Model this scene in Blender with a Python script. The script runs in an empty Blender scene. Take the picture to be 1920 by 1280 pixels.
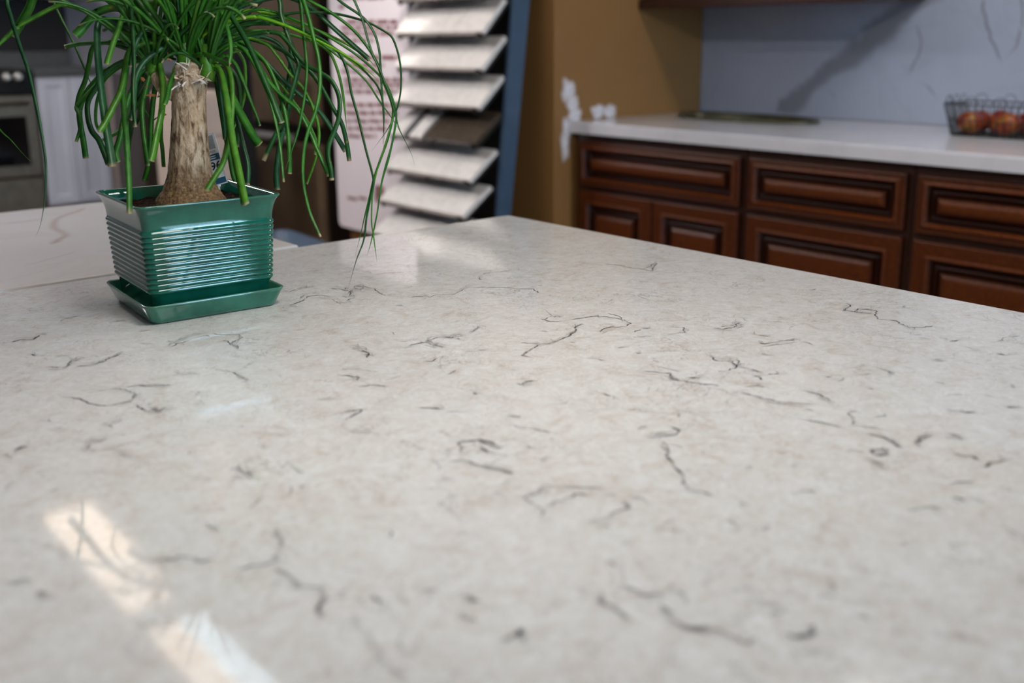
import bpy, bmesh, math, random
from mathutils import Vector, Matrix, noise
random.seed(11)
scene = bpy.context.scene
COL = scene.collection
R = math.radians

# ------------------------------------------------------------------ camera
CAM_POS = Vector((0.0, 0.0, 1.27))
AZ, PITCH, ROLL, FPX, CYPX = 0.71228519, 0.23250763, -0.00699223, 1906.88, 523.592
_F0 = Vector((math.sin(AZ), math.cos(AZ), 0)); _R0 = Vector((math.cos(AZ), -math.sin(AZ), 0)); _U0 = Vector((0, 0, 1))
CF = _F0*math.cos(PITCH) - _U0*math.sin(PITCH)
_U = _F0*math.sin(PITCH) + _U0*math.cos(PITCH)
CR = _R0*math.cos(ROLL) + _U*math.sin(ROLL)
CU = -_R0*math.sin(ROLL) + _U*math.cos(ROLL)
cd = bpy.data.cameras.new('camera'); cam = bpy.data.objects.new('camera', cd); COL.objects.link(cam)
cam.matrix_world = Matrix(((CR.x, CU.x, -CF.x, CAM_POS.x), (CR.y, CU.y, -CF.y, CAM_POS.y), (CR.z, CU.z, -CF.z, CAM_POS.z), (0, 0, 0, 1)))
cd.sensor_width = 36.0; cd.lens = FPX/1920*36.0
cd.shift_y = -(640-CYPX)/1920
cd.clip_start = 0.02
cd.dof.use_dof = True; cd.dof.focus_distance = 1.37; cd.dof.aperture_fstop = 3.2
scene.camera = cam

# ------------------------------------------------------------------ exposure, world, daylight
scene.view_settings.view_transform = 'Standard'
scene.view_settings.look = 'None'
scene.view_settings.gamma = 1.0
scene.view_settings.use_curve_mapping = False
scene.view_settings.exposure = 0.0
scene.cycles.use_denoising = True
scene.cycles.max_bounces = 8
scene.cycles.sample_clamp_indirect = 4.0
w = bpy.data.worlds.new('world'); scene.world = w; w.use_nodes = True
w.node_tree.nodes['Background'].inputs[0].default_value = (0.55, 0.72, 1.0, 1)
w.node_tree.nodes['Background'].inputs[1].default_value = 0.35

def area(name, loc, rot, sx, sy, power, color):
    l = bpy.data.lights.new(name, 'AREA'); l.shape = 'RECTANGLE'; l.size = sx; l.size_y = sy
    l.energy = power; l.color = color
    o = bpy.data.objects.new(name, l); COL.objects.link(o); o.location = loc; o.rotation_euler = rot
    return o
# daylight through the two shop windows in the wall behind the photographer (area lamps fill the openings)
area('daylight', (1.77, -3.47, 1.75), (R(90), 0, 0), 0.50, 1.5, 75, (0.45, 0.74, 1.0))
area('daylight', (3.45, -3.47, 1.75), (R(90), 0, 0), 0.8, 1.5, 26, (0.45, 0.74, 1.0))

# ------------------------------------------------------------------ helpers: pixels, meshes, tags
def ray(x, y): return CF + CR*((x-960)/FPX) - CU*((y-CYPX)/FPX)
def on_z(x, y, z=0.92):
    d = ray(x, y); return CAM_POS + d*((z-CAM_POS.z)/d.z)
def on_x(x, y, X):
    d = ray(x, y); return CAM_POS + d*(X/d.x)
def at_depth(x, y, D): return CAM_POS + ray(x, y)*D

def link(name, bm, mats, parent=None, smooth=False):
    me = bpy.data.meshes.new(name); bm.to_mesh(me); bm.free()
    if not isinstance(mats, (list, tuple)): mats = [mats]
    for m in mats: me.materials.append(m)
    if smooth:
        for p in me.polygons: p.use_smooth = True
    o = bpy.data.objects.new(name, me); COL.objects.link(o)
    if parent is not None: o.parent = parent
    return o
def tag(o, label, cat, group=None):
    o['label'] = label; o['category'] = cat
    if group: o['group'] = group
    return o
def structure(o): o['kind'] = 'structure'; return o
def thing(name, label, cat, loc=(0, 0, 0), rz=0, group=None):
    o = bpy.data.objects.new(name, None); COL.objects.link(o); o.location = loc; o.rotation_euler = (0, 0, rz)
    o.empty_display_size = 0.05
    return tag(o, label, cat, group)

def box(bm, x0, x1, y0, y1, z0, z1, bev=0.0, seg=2, mi=0, M=None):
    r = bmesh.ops.create_cube(bm, size=1.0)
    vs = r['verts']
    for v in vs:
        v.co = Vector(((x0+x1)/2 + v.co.x*(x1-x0), (y0+y1)/2 + v.co.y*(y1-y0), (z0+z1)/2 + v.co.z*(z1-z0)))
    fs = list({f for v in vs for f in v.link_faces})
    for f in fs: f.material_index = mi
    if bev > 0:
        es = list({e for v in vs for e in v.link_edges})
        rr = bmesh.ops.bevel(bm, geom=es, offset=bev, segments=seg, affect='EDGES', profile=0.5)
        vs = list({v for f in rr['faces'] for v in f.verts} | {v for v in vs if v.is_valid})
        for f in rr['faces']: f.material_index = mi
    if M is not None:
        for v in vs: v.co = M @ v.co
    return vs
def B(): return bmesh.new()
def boxed(name, dims, mat, parent=None, bev=0.004, smooth=False):
    bm = B(); box(bm, *dims, bev=bev); return link(name, bm, mat, parent, smooth)

def tube(bm, pts, r, n=8, closed=False, mi=0):
    pts = [Vector(p) for p in pts]; rings = []; N = len(pts)
    up = Vector((0, 0, 1)); prev = None
    for i, p in enumerate(pts):
        if closed: t = pts[(i+1) % N] - pts[i-1]
        else: t = pts[min(i+1, N-1)] - pts[max(i-1, 0)]
        t.normalize()
        a = prev if prev is not None else (up if abs(t.z) < 0.9 else Vector((1, 0, 0)))
        a = (a - t*a.dot(t)).normalized(); b = t.cross(a); prev = a
        rr = r[i] if isinstance(r, (list, tuple)) else r
        rings.append([bm.verts.new(p + (a*math.cos(2*math.pi*k/n) + b*math.sin(2*math.pi*k/n))*rr) for k in range(n)])
    for i in range(N if closed else N-1):
        A, C = rings[i], rings[(i+1) % N]
        for k in range(n):
            f = bm.faces.new((A[k], A[(k+1) % n], C[(k+1) % n], C[k])); f.material_index = mi; f.smooth = True
    if not closed:
        bm.faces.new(rings[0][::-1]).material_index = mi; bm.faces.new(rings[-1]).material_index = mi

def lathe(bm, prof, n=32, M=None, mi=0, fn=None):
    rings = []
    for r, z in prof:
        ring = []
        for k in range(n):
            a = 2*math.pi*k/n; rr = r*(fn(a, z) if fn else 1)
            p = Vector((rr*math.cos(a), rr*math.sin(a), z)); ring.append(bm.verts.new(M @ p if M else p))
        rings.append(ring)
    for i in range(len(rings)-1):
        for k in range(n):
            f = bm.faces.new((rings[i][k], rings[i][(k+1) % n], rings[i+1][(k+1) % n], rings[i+1][k])); f.smooth = True; f.material_index = mi
    bm.faces.new(rings[0][::-1]).material_index = mi; bm.faces.new(rings[-1]).material_index = mi
    return rings

def sq_ring(h, rad, z, n=8):
    """points of a rounded square of half size h"""
    out = []
    for q, (sx, sy) in enumerate(((1, 1), (-1, 1), (-1, -1), (1, -1))):
        cx, cy = sx*(h-rad), sy*(h-rad)
        for k in range(n+1):
            a = math.pi/2*q + math.pi/2*k/n
            out.append(Vector((cx+rad*math.cos(a), cy+rad*math.sin(a), z)))
        # straight points towards the next corner
        nx, ny = ((-1, 1), (-1, -1), (1, -1), (1, 1))[q]
        a = math.pi/2*(q+1)
        s = Vector((cx+rad*math.cos(a), cy+rad*math.sin(a), z)); e = Vector((nx*(h-rad)+rad*math.cos(a), ny*(h-rad)+rad*math.sin(a), z))
        for k in range(1, 12): out.append(s.lerp(e, k/12))
    return out
def loft(bm, rings, cap0=True, cap1=True):
    R_ = [[bm.verts.new(p) for p in r] for r in rings]; n = len(R_[0])
    for i in range(len(R_)-1):
        for k in range(n):
            f = bm.faces.new((R_[i][k], R_[i][(k+1) % n], R_[i+1][(k+1) % n], R_[i+1][k])); f.smooth = True
    if cap0: bm.faces.new(R_[0][::-1])
    if cap1: bm.faces.new(R_[-1])
    return R_

def spline(pts, per=6):
    P = [Vector(p) for p in pts]; P = [P[0]*2-P[1]] + P + [P[-1]*2-P[-2]]; out = []
    for i in range(1, len(P)-2):
        for k in range(per):
            t = k/per; a, b, c, d = P[i-1], P[i], P[i+1], P[i+2]
            out.append(0.5*((2*b)+(c-a)*t+(2*a-5*b+4*c-d)*t*t+(3*b-a-3*c+d)*t**3))
    out.append(P[-2]); return out

# ------------------------------------------------------------------ materials
def mat(name):
    m = bpy.data.materials.new(name); m.use_nodes = True
    return m, m.node_tree, m.node_tree.nodes['Principled BSDF']
def ramp(nt, src, stops):
    n = nt.nodes.new('ShaderNodeValToRGB'); e = n.color_ramp.elements
    while len(e) < len(stops): e.new(0.5)
    for q, (p, c) in zip(e, stops): q.position = p; q.color = (*c, 1) if len(c) == 3 else c
    nt.links.new(src, n.inputs[0]); return n.outputs[0]
def tex(nt, scale, detail=4, rough=0.55, dist=0.0, stretch=(1, 1, 1), rot=(0, 0, 0), coord='Object', warp=None):
    tc = nt.nodes.new('ShaderNodeTexCoord'); mp = nt.nodes.new('ShaderNodeMapping'); mp.inputs['Scale'].default_value = stretch; mp.inputs['Rotation'].default_value = rot
    nt.links.new(tc.outputs[coord], mp.inputs[0]); n = nt.nodes.new('ShaderNodeTexNoise')
    n.inputs['Scale'].default_value = scale; n.inputs['Detail'].default_value = detail; n.inputs['Roughness'].default_value = rough; n.inputs['Distortion'].default_value = dist
    nt.links.new(mp.outputs[0], n.inputs[0]); return n.outputs[0]
def mix(nt, fac, a, b, mode='MIX'):
    n = nt.nodes.new('ShaderNodeMix'); n.data_type = 'RGBA'; n.blend_type = mode
    for s, v in ((0, fac), (6, a), (7, b)):
        if isinstance(v, (int, float)): n.inputs[s].default_value = v
        elif isinstance(v, tuple): n.inputs[s].default_value = (*v, 1)
        else: nt.links.new(v, n.inputs[s])
    return n.outputs[2]
def mth(nt, op, a, b=None, c=None):
    n = nt.nodes.new('ShaderNodeMath'); n.operation = op
    for i, v in enumerate((a, b, c)):
        if v is None: continue
        if isinstance(v, (int, float)): n.inputs[i].default_value = v
        else: nt.links.new(v, n.inputs[i])
    return n.outputs[0]
def bump(nt, p, h, strength=0.2, dist=0.002):
    b = nt.nodes.new('ShaderNodeBump'); b.inputs['Strength'].default_value = strength; b.inputs['Distance'].default_value = dist
    nt.links.new(h, b.inputs['Height']); nt.links.new(b.outputs[0], p.inputs['Normal'])
def attr(nt, name):
    a = nt.nodes.new('ShaderNodeAttribute'); a.attribute_name = name; return a.outputs['Fac']
def plain(name, col, rough=0.5, var=0.08, scale=12, metal=0.0, spec=0.5, coat=0.0):
    m, nt, p = mat(name)
    n = tex(nt, scale)
    dk = tuple(c*(1-var) for c in col); lt = tuple(min(1, c*(1+var)) for c in col)
    nt.links.new(ramp(nt, n, [(0.3, dk), (0.7, lt)]), p.inputs['Base Color'])
    p.inputs['Roughness'].default_value = rough; p.inputs['Metallic'].default_value = metal
    p.inputs['Specular IOR Level'].default_value = spec; p.inputs['Coat Weight'].default_value = coat
    return m

def quartz():
    m, nt, p = mat('cream_quartz')
    sw = tex(nt, 26, 5, 0.62, 1.6, (1, 1.0, 1)); sw2 = tex(nt, 55, 4, 0.6, 2.2); lo = tex(nt, 5, 3)
    c = ramp(nt, sw, [(0.31, (0.50, 0.42, 0.345)), (0.42, (0.64, 0.595, 0.545)), (0.54, (0.68, 0.665, 0.635)), (0.70, (0.77, 0.77, 0.76))])
    c2 = ramp(nt, sw2, [(0.30, (0.46, 0.42, 0.38)), (0.42, (0.64, 0.615, 0.585)), (0.60, (0.68, 0.67, 0.645)), (0.72, (0.82, 0.825, 0.82))])
    c = mix(nt, 0.45, c, c2)
    c = mix(nt, ramp(nt, lo, [(0.4, (0, 0, 0)), (0.7, (0.35, 0.35, 0.35))]), c, (0.71, 0.70, 0.68))
    # fine hairline veins, broken up by a coarse mask
    v = tex(nt, 13, 6, 0.62, 0.9); ln = mth(nt, 'ABSOLUTE', mth(nt, 'SUBTRACT', v, 0.5))
    ln = ramp(nt, ln, [(0.0, (1, 1, 1)), (0.010, (0, 0, 0))])
    mk = ramp(nt, tex(nt, 9, 3, 0.6), [(0.50, (0, 0, 0)), (0.62, (0.65, 0.65, 0.65))])
    c = mix(nt, mth(nt, 'MULTIPLY', ln, mk), c, (0.20, 0.17, 0.165))
    v2 = tex(nt, 42, 5, 0.6, 1.2); l2 = mth(nt, 'ABSOLUTE', mth(nt, 'SUBTRACT', v2, 0.5))
    l2 = ramp(nt, l2, [(0.0, (1, 1, 1)), (0.028, (0, 0, 0))]); m2 = ramp(nt, tex(nt, 21, 3, 0.6), [(0.46, (0, 0, 0)), (0.62, (0.5, 0.5, 0.5))])
    c = mix(nt, mth(nt, 'MULTIPLY', l2, m2), c, (0.40, 0.355, 0.31))
    v3 = tex(nt, 30, 4, 0.6, 1.8); l3 = ramp(nt, mth(nt, 'ABSOLUTE', mth(nt, 'SUBTRACT', v3, 0.47)), [(0.0, (0.4, 0.4, 0.4)), (0.03, (0, 0, 0))])
    c = mix(nt, l3, c, (0.86, 0.86, 0.85))
    # the larger traced veins come in through the mesh attribute
    a = attr(nt, 'vein'); br = ramp(nt, tex(nt, 160, 3, 0.7), [(0.30, (0.35, 0.35, 0.35)), (0.55, (1, 1, 1))])
    a = mth(nt, 'MINIMUM', mth(nt, 'MULTIPLY', mth(nt, 'MULTIPLY', a, 1.9), br), 1.0)
    c = mix(nt, a, c, (0.075, 0.058, 0.065))
    nt.links.new(c, p.inputs['Base Color'])
    p.inputs['Roughness'].default_value = 0.06; p.inputs['IOR'].default_value = 1.5
    return m
def marble(name, base, vein, rough, cloud):
    m, nt, p = mat(name)
    c = ramp(nt, tex(nt, 3.5, 4, 0.55, 0.6), [(0.3, tuple(q*0.93 for q in base)), (0.62, base)])
    v = tex(nt, 2.2, 6, 0.6, 0.8); ln = mth(nt, 'ABSOLUTE', mth(nt, 'SUBTRACT', v, 0.5))
    c = mix(nt, ramp(nt, ln, [(0, (cloud,)*3), (0.03, (0, 0, 0))]), c, vein)
    br = ramp(nt, tex(nt, 14, 4, 0.65), [(0.3, (0.65,)*3), (0.6, (1, 1, 1))])
    c = mix(nt, mth(nt, 'MINIMUM', mth(nt, 'MULTIPLY', mth(nt, 'MULTIPLY', attr(nt, 'vein'), 1.9), br), 0.75), c, vein)
    nt.links.new(c, p.inputs['Base Color']); p.inputs['Roughness'].default_value = rough
    return m
def wood(name, dark, light, rough=0.3, stretch=(1, 14, 14), coat=0.3):
    m, nt, p = mat(name)
    g = tex(nt, 7, 6, 0.65, 0.6, stretch); l = tex(nt, 2, 3)
    c = ramp(nt, g, [(0.3, dark), (0.7, light)]); c = mix(nt, 0.25, c, ramp(nt, l, [(0.35, dark), (0.65, light)]))
    nt.links.new(c, p.inputs['Base Color']); p.inputs['Roughness'].default_value = rough
    p.inputs['Coat Weight'].default_value = coat; p.inputs['Coat Roughness'].default_value = 0.15
    bump(nt, p, g, 0.08, 0.001); return m
def relief_shaded_cherry():
    m, nt, p = mat('relief_shaded_cherry')
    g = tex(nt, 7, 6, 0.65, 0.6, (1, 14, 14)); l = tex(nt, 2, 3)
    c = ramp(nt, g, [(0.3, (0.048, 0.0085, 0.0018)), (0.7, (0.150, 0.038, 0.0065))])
    c = mix(nt, ramp(nt, attr(nt, 'relief'), [(0.25, (1, 1, 1)), (0.92, (0, 0, 0))]), c, (0.016, 0.0028, 0.0008))  # groove shade and raised-edge highlights put into the wood colour by relief height
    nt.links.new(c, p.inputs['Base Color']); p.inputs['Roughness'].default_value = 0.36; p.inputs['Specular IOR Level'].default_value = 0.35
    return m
def wallpaint(name, col, rough=0.65):
    m, nt, p = mat(name)
    nt.links.new(ramp(nt, tex(nt, 2.5, 5), [(0.3, tuple(c*0.94 for c in col)), (0.7, tuple(min(1, c*1.05) for c in col))]), p.inputs['Base Color'])
    p.inputs['Roughness'].default_value = rough; bump(nt, p, tex(nt, 180, 3), 0.08, 0.001); return m
def glaze(name='green_glaze', k=1.0):
    m, nt, p = mat(name)
    g = nt.nodes.new('ShaderNodeNewGeometry')
    pool = tex(nt, 30, 3, 0.5)
    c = ramp(nt, pool, [(0.3, (0.003+0.03*(k-1), 0.082*k, 0.052*k)), (0.7, (0.010+0.05*(k-1), 0.145*k, 0.095*k))])
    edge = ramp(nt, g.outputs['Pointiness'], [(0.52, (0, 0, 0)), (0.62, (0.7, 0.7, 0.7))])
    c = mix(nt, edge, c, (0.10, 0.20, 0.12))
    nt.links.new(c, p.inputs['Base Color']); p.inputs['Roughness'].default_value = 0.05
    p.inputs['Coat Weight'].default_value = 0.15; p.inputs['Coat Roughness'].default_value = 0.03
    bump(nt, p, tex(nt, 45, 2), 0.035, 0.0015); return m
def leafmat(name, dark, light):
    m, nt, p = mat(name)
    n = tex(nt, 60, 3, 0.6, 0, (1, 1, 1))
    c = ramp(nt, n, [(0.3, dark), (0.7, light)])
    sp = ramp(nt, tex(nt, 38, 2, 0.5), [(0.73, (0, 0, 0)), (0.77, (0.8, 0.8, 0.8))])
    c = mix(nt, sp, c, (0.40, 0.17, 0.03))
    tip = attr(nt, 'tip'); c = mix(nt, tip, c, (0.50, 0.36, 0.20))
    nt.links.new(c, p.inputs['Base Color']); p.inputs['Roughness'].default_value = 0.40
    tr = nt.nodes.new('ShaderNodeBsdfTranslucent'); nt.links.new(c, tr.inputs[0])
    mx = nt.nodes.new('ShaderNodeMixShader'); mx.inputs[0].default_value = 0.14
    out = nt.nodes['Material Output']
    nt.links.new(p.outputs[0], mx.inputs[1]); nt.links.new(tr.outputs[0], mx.inputs[2]); nt.links.new(mx.outputs[0], out.inputs[0])
    return m
def bark():
    m, nt, p = mat('palm_bark')
    tc = nt.nodes.new('ShaderNodeTexCoord'); sx = nt.nodes.new('ShaderNodeSeparateXYZ'); nt.links.new(tc.outputs['Object'], sx.inputs[0])
    n1 = tex(nt, 120, 5, 0.65, 0.4, (1, 1, 0.42)); n2 = tex(nt, 260, 4, 0.7)
    c = ramp(nt, n1, [(0.33, (0.045, 0.024, 0.011)), (0.41, (0.24, 0.15, 0.085)), (0.50, (0.47, 0.345, 0.225)), (0.68, (0.66, 0.53, 0.39))])
    low = ramp(nt, n2, [(0.3, (0.05, 0.022, 0.008)), (0.5, (0.20, 0.105, 0.04)), (0.72, (0.42, 0.28, 0.13))])
    h = ramp(nt, mth(nt, 'ADD', sx.outputs['Z'], mth(nt, 'MULTIPLY', mth(nt, 'SUBTRACT', n1, 0.5), 0.03)), [(0.025, (1, 1, 1)), (0.065, (0, 0, 0))])
    c = mix(nt, h, c, low)
    nt.links.new(c, p.inputs['Base Color']); p.inputs['Roughness'].default_value = 0.75
    bump(nt, p, n1, 0.8, 0.004); return m
def soilmat():
    m, nt, p = mat('potting_soil')
    v = nt.nodes.new('ShaderNodeTexVoronoi'); v.inputs['Scale'].default_value = 230
    tc = nt.nodes.new('ShaderNodeTexCoord'); nt.links.new(tc.outputs['Object'], v.inputs[0])
    c = ramp(nt, tex(nt, 150, 4, 0.7), [(0.35, (0.006, 0.003, 0.002)), (0.55, (0.018, 0.008, 0.005)), (0.68, (0.060, 0.024, 0.014)), (0.74, (0.35, 0.30, 0.27))])
    nt.links.new(c, p.inputs['Base Color']); p.inputs['Roughness'].default_value = 0.95; p.inputs['Specular IOR Level'].default_value = 0.05
    bump(nt, p, v.outputs[0], 0.8, 0.004); return m
def emitter(name, col, strength):
    m, nt, p = mat(name)
    p.inputs['Base Color'].default_value = (0.9, 0.9, 0.9, 1)
    p.inputs['Emission Color'].default_value = (*col, 1); p.inputs['Emission Strength'].default_value = strength
    return m
def applemat():
    m, nt, p = mat('apple_skin')
    oi = nt.nodes.new('ShaderNodeObjectInfo')
    n = tex(nt, 22, 4, 0.6, 0.3)
    s = mth(nt, 'ADD', n, mth(nt, 'MULTIPLY', mth(nt, 'SUBTRACT', oi.outputs['Random'], 0.5), 0.22))
    c = ramp(nt, s, [(0.40, (0.085, 0.004, 0.003)), (0.54, (0.19, 0.014, 0.004)), (0.64, (0.33, 0.085, 0.010)), (0.76, (0.22, 0.14, 0.015))])
    nt.links.new(c, p.inputs['Base Color']); p.inputs['Roughness'].default_value = 0.28; return m

M = {}
M['quartz'] = quartz()
M['splash'] = marble('grey_veined_marble', (0.375, 0.42, 0.53), (0.17, 0.18, 0.21), 0.14, 0.10)
M['counter'] = marble('white_counter_marble', (0.70, 0.70, 0.75), (0.45, 0.44, 0.46), 0.10, 0.15)
M['goldslab'] = marble('tan_veined_marble', (0.76, 0.72, 0.70), (0.50, 0.37, 0.27), 0.12, 0.10)
M['cherry'] = wood('dark_cherry', (0.018, 0.0036, 0.0010), (0.135, 0.036, 0.007), 0.33, coat=0.2)
M['cherry_face'] = relief_shaded_cherry()
M['cherry_dark'] = wood('dark_cherry_frame', (0.018, 0.005, 0.003), (0.050, 0.014, 0.006), 0.4)
M['floor'] = wood('brown_floorboards', (0.10, 0.045, 0.018), (0.22, 0.10, 0.04), 0.4, (1, 10, 1), 0.1)
M['tan'] = wallpaint('tan_wall_paint', (0.275, 0.138, 0.042))
M['lav'] = wallpaint('pale_lavender_paint', (0.46, 0.43, 0.47))
M['ceil'] = wallpaint('ceiling_white', (0.72, 0.72, 0.72))
M['grey_wall'] = wallpaint('grey_wall_paint', (0.16, 0.165, 0.18))
M['plaster'] = plain('white_spackle', (0.86, 0.87, 0.95), 0.7, 0.05, 60)
M['glaze'] = glaze(); M['glaze_pale'] = glaze('pale_green_glaze', 1.5)
M['bark'] = bark(); M['soil'] = soilmat()
M['leaf_dark'] = leafmat('leaf_dark_green', (0.005, 0.050, 0.006), (0.016, 0.105, 0.014))
M['leaf_mid'] = leafmat('leaf_mid_green', (0.012, 0.108, 0.006), (0.044, 0.215, 0.013))
M['leaf_light'] = leafmat('leaf_light_green', (0.036, 0.165, 0.008), (0.100, 0.29, 0.018))
M['leaf_lime'] = leafmat('leaf_lime_green', (0.09, 0.28, 0.008), (0.17, 0.42, 0.015))
M['leaf_teal'] = leafmat('leaf_blue_green', (0.007, 0.062, 0.017), (0.026, 0.125, 0.038))
M['dry'] = plain('dry_leaf_sheath', (0.55, 0.42, 0.30), 0.7, 0.4, 90)
M['drywhite'] = plain('pale_dry_sheath', (0.78, 0.72, 0.66), 0.6, 0.2, 90)
M['brown_leaf'] = plain('withered_leaf', (0.34, 0.13, 0.05), 0.6, 0.3, 60)
M['card'] = plain('white_card', (0.80, 0.82, 0.86), 0.4, 0.02)
M['card_grey'] = plain('grey_card_print', (0.36, 0.40, 0.45), 0.5, 0.15, 300)
M['card_blue'] = plain('blue_card_print', (0.02, 0.11, 0.20), 0.4, 0.1)
M['ink'] = plain('black_ink', (0.012, 0.014, 0.022), 0.5, 0.1)
M['steel'] = plain('brushed_steel', (0.58, 0.54, 0.49), 0.35, 0.12, 30, metal=0.6)
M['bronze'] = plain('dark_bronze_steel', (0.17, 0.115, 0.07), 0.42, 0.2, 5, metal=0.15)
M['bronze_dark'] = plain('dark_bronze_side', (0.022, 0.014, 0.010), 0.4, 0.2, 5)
M['oven_steel'] = plain('dark_warm_steel', (0.17, 0.14, 0.105), 0.35, 0.15, 20, metal=0.7)
M['black'] = plain('black_enamel', (0.006, 0.006, 0.006), 0.5, 0.2, spec=0.2)
M['blackglass'] = plain('black_oven_glass', (0.004, 0.004, 0.005), 0.06, 0.1)
M['white_cab'] = plain('white_cabinet_paint', (0.56, 0.56, 0.62), 0.4, 0.04, 5)
M['white_cab_w'] = plain('warm_white_paint', (0.60, 0.53, 0.52), 0.45, 0.04, 5)
M['grey_stone'] = plain('grey_stone', (0.07, 0.07, 0.066), 0.5, 0.2, 60)
M['dark_splash'] = plain('dark_brown_tile', (0.009, 0.005, 0.004), 0.6, 0.3, 20)
M['beige'] = plain('beige_laminate', (0.66, 0.53, 0.44), 0.5, 0.06, 8)
M['taupe'] = plain('dark_taupe_laminate', (0.055, 0.043, 0.038), 0.5, 0.12, 8)
M['blue'] = plain('slate_blue_metal', (0.060, 0.105, 0.17), 0.4, 0.1)
M['blue_bin'] = plain('slate_blue_plastic', (0.045, 0.075, 0.125), 0.45, 0.1)
M['rackblack'] = plain('black_rack_metal', (0.012, 0.011, 0.010), 0.45, 0.2)
M['sample'] = plain('cream_sample_stone', (0.84, 0.79, 0.755), 0.25, 0.10, 35)
M['sample_dark'] = plain('dark_brown_sample_stone', (0.075, 0.055, 0.040), 0.25, 0.3, 60)
M['sign'] = plain('white_sign_board', (0.86, 0.78, 0.82), 0.35, 0.03, 4)
M['signink'] = plain('maroon_sign_ink', (0.26, 0.115, 0.125), 0.5, 0.15)
M['sinkm'] = plain('dark_olive_sink', (0.075, 0.075, 0.045), 0.3, 0.35, 25, metal=0.4)
M['wire'] = plain('dark_wire', (0.014, 0.015, 0.012), 0.5, 0.2, 30, metal=0.2)
M['apple'] = applemat()
M['stem'] = plain('apple_stem', (0.10, 0.05, 0.02), 0.7, 0.2)
M['lamp_body'] = plain('white_lamp_housing', (0.7, 0.7, 0.7), 0.5, 0.02)
M['warm'] = emitter('warm_diffuser', (1.0, 0.80, 0.62), 4.2)
M['cool'] = emitter('cool_diffuser', (0.70, 0.88, 1.0), 4.6)
M['bright'] = emitter('bright_diffuser', (1.0, 0.96, 0.92), 19.5)
M['side'] = emitter('added_side_diffuser', (0.90, 0.96, 1.0), 1.0)
M['aisle'] = emitter('added_aisle_diffuser', (1.0, 0.92, 0.84), 26.0)
M['back'] = emitter('added_back_diffuser', (1.0, 0.95, 0.92), 22.0)
M['far'] = emitter('added_far_diffuser', (0.95, 0.96, 1.0), 55.0)
M['white_frame'] = plain('white_window_frame', (0.7, 0.7, 0.7), 0.4, 0.03)

# ------------------------------------------------------------------ the room
XL, XR, YF, YB, ZC = -2.6, 4.0, -3.4, 6.85, 2.74
structure(boxed('floor', (XL-0.1, XR+0.1, YF-0.1, YB+0.1, -0.1, 0.0), M['floor'], bev=0))
structure(boxed('ceiling', (XL-0.1, XR+0.1, YF-0.1, YB+0.1, ZC, ZC+0.1), M['ceil'], bev=0))
structure(boxed('wall_left', (XL-0.1, XL, YF-0.1, YB+0.1, 0, ZC), M['grey_wall'], bev=0))
structure(boxed('wall_right', (XR, XR+0.1, YF-0.1, YB+0.1, 0, ZC), M['tan'], bev=0))
structure(boxed('wall_back', (XL, XR, YB, YB+0.1, 0, ZC), M['lav'], bev=0))
bm = B()
for d in ((XL, 1.5, 0, ZC), (2.04, 3.02, 0, ZC), (3.88, XR, 0, ZC), (1.5, 2.04, 0, 0.98), (1.5, 2.04, 2.52, ZC), (3.02, 3.88, 0, 0.98), (3.02, 3.88, 2.52, ZC)):
    box(bm, d[0], d[1], YF-0.1, YF, d[2], d[3])
structure(link('wall_front', bm, M['grey_wall']))
for k, (a, b, mull) in enumerate(((1.5, 2.04, ()), (3.02, 3.88, (3.45,)))):
    bm = B()
    for d in ((a, a+0.05, 0.98, 2.52), (b-0.05, b, 0.98, 2.52), (a, b, 0.98, 1.03), (a, b, 2.47, 2.52), (a, b, 1.73, 1.77)): box(bm, d[0], d[1], YF-0.06, YF-0.02, d[2], d[3])
    for x in mull: box(bm, x-0.025, x+0.025, YF-0.06, YF-0.02, 0.98, 2.52)
    structure(link('window_%d' % (k+1), bm, M['white_frame']))
# tan wall stub that ends the right-hand kitchen run
WS = structure(boxed('wall_stub', (3.01, XR, 3.2, 3.72, 0, ZC), M['tan'], bev=0.004))

# ceiling lights (the front-left pair is what the polished top mirrors; the other tubes are added fill)
def ceiling_light(x, y0, y1, mats, label, wdt=0.105):
    t = thing('ceiling_light', label, 'ceiling light', (x, (y0+y1)/2, 2.70), 0, 'tube lights on the ceiling')
    L = (y1-y0)/2
    bm = B(); box(bm, -wdt-0.01, wdt+0.01, -L-0.01, L+0.01, 0.004, 0.04, 0.003); link('housing', bm, M['lamp_body'], t)
    n = len(mats)
    for i, m in enumerate(mats):
        a = -wdt + 2*wdt*i/n; b = -wdt + 2*wdt*(i+1)/n
        bm = B(); box(bm, a+0.001, b-0.001, -L, L, -0.012, 0.0035, 0.002); link('diffuser', bm, m, t)
    return t
ceiling_light(1.275, 3.62, 4.66, [M['warm']], 'warm tube light mirrored at the left end of the cream top')
ceiling_light(1.275, 2.20, 3.42, [M['warm'], M['cool']], 'half warm half cool tube light mirrored low in the cream top')
ceiling_light(0.70, -1.5, -0.3, [M['side']], 'added fill tube behind the photographer near the open edge of the island', 0.12)  # unseen tube added for general fill
pn = thing('pendant_lamp', 'dark dome pendant lamp hanging low above the cream island', 'pendant lamp', (0.61, 0.73, 1.68))
bm = B(); lathe(bm, [(0.165, 0.0), (0.17, 0.0), (0.166, 0.03), (0.14, 0.085), (0.085, 0.135), (0.03, 0.155), (0.012, 0.175), (0.008, 0.18)], 40); link('shade', bm, M['rackblack'], pn)
bm = B(); lathe(bm, [(0.03, -0.078), (0.08, -0.070), (0.12, -0.052), (0.148, -0.025), (0.158, -0.0005)], 40); link('diffuser', bm, M['bright'], pn)
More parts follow.
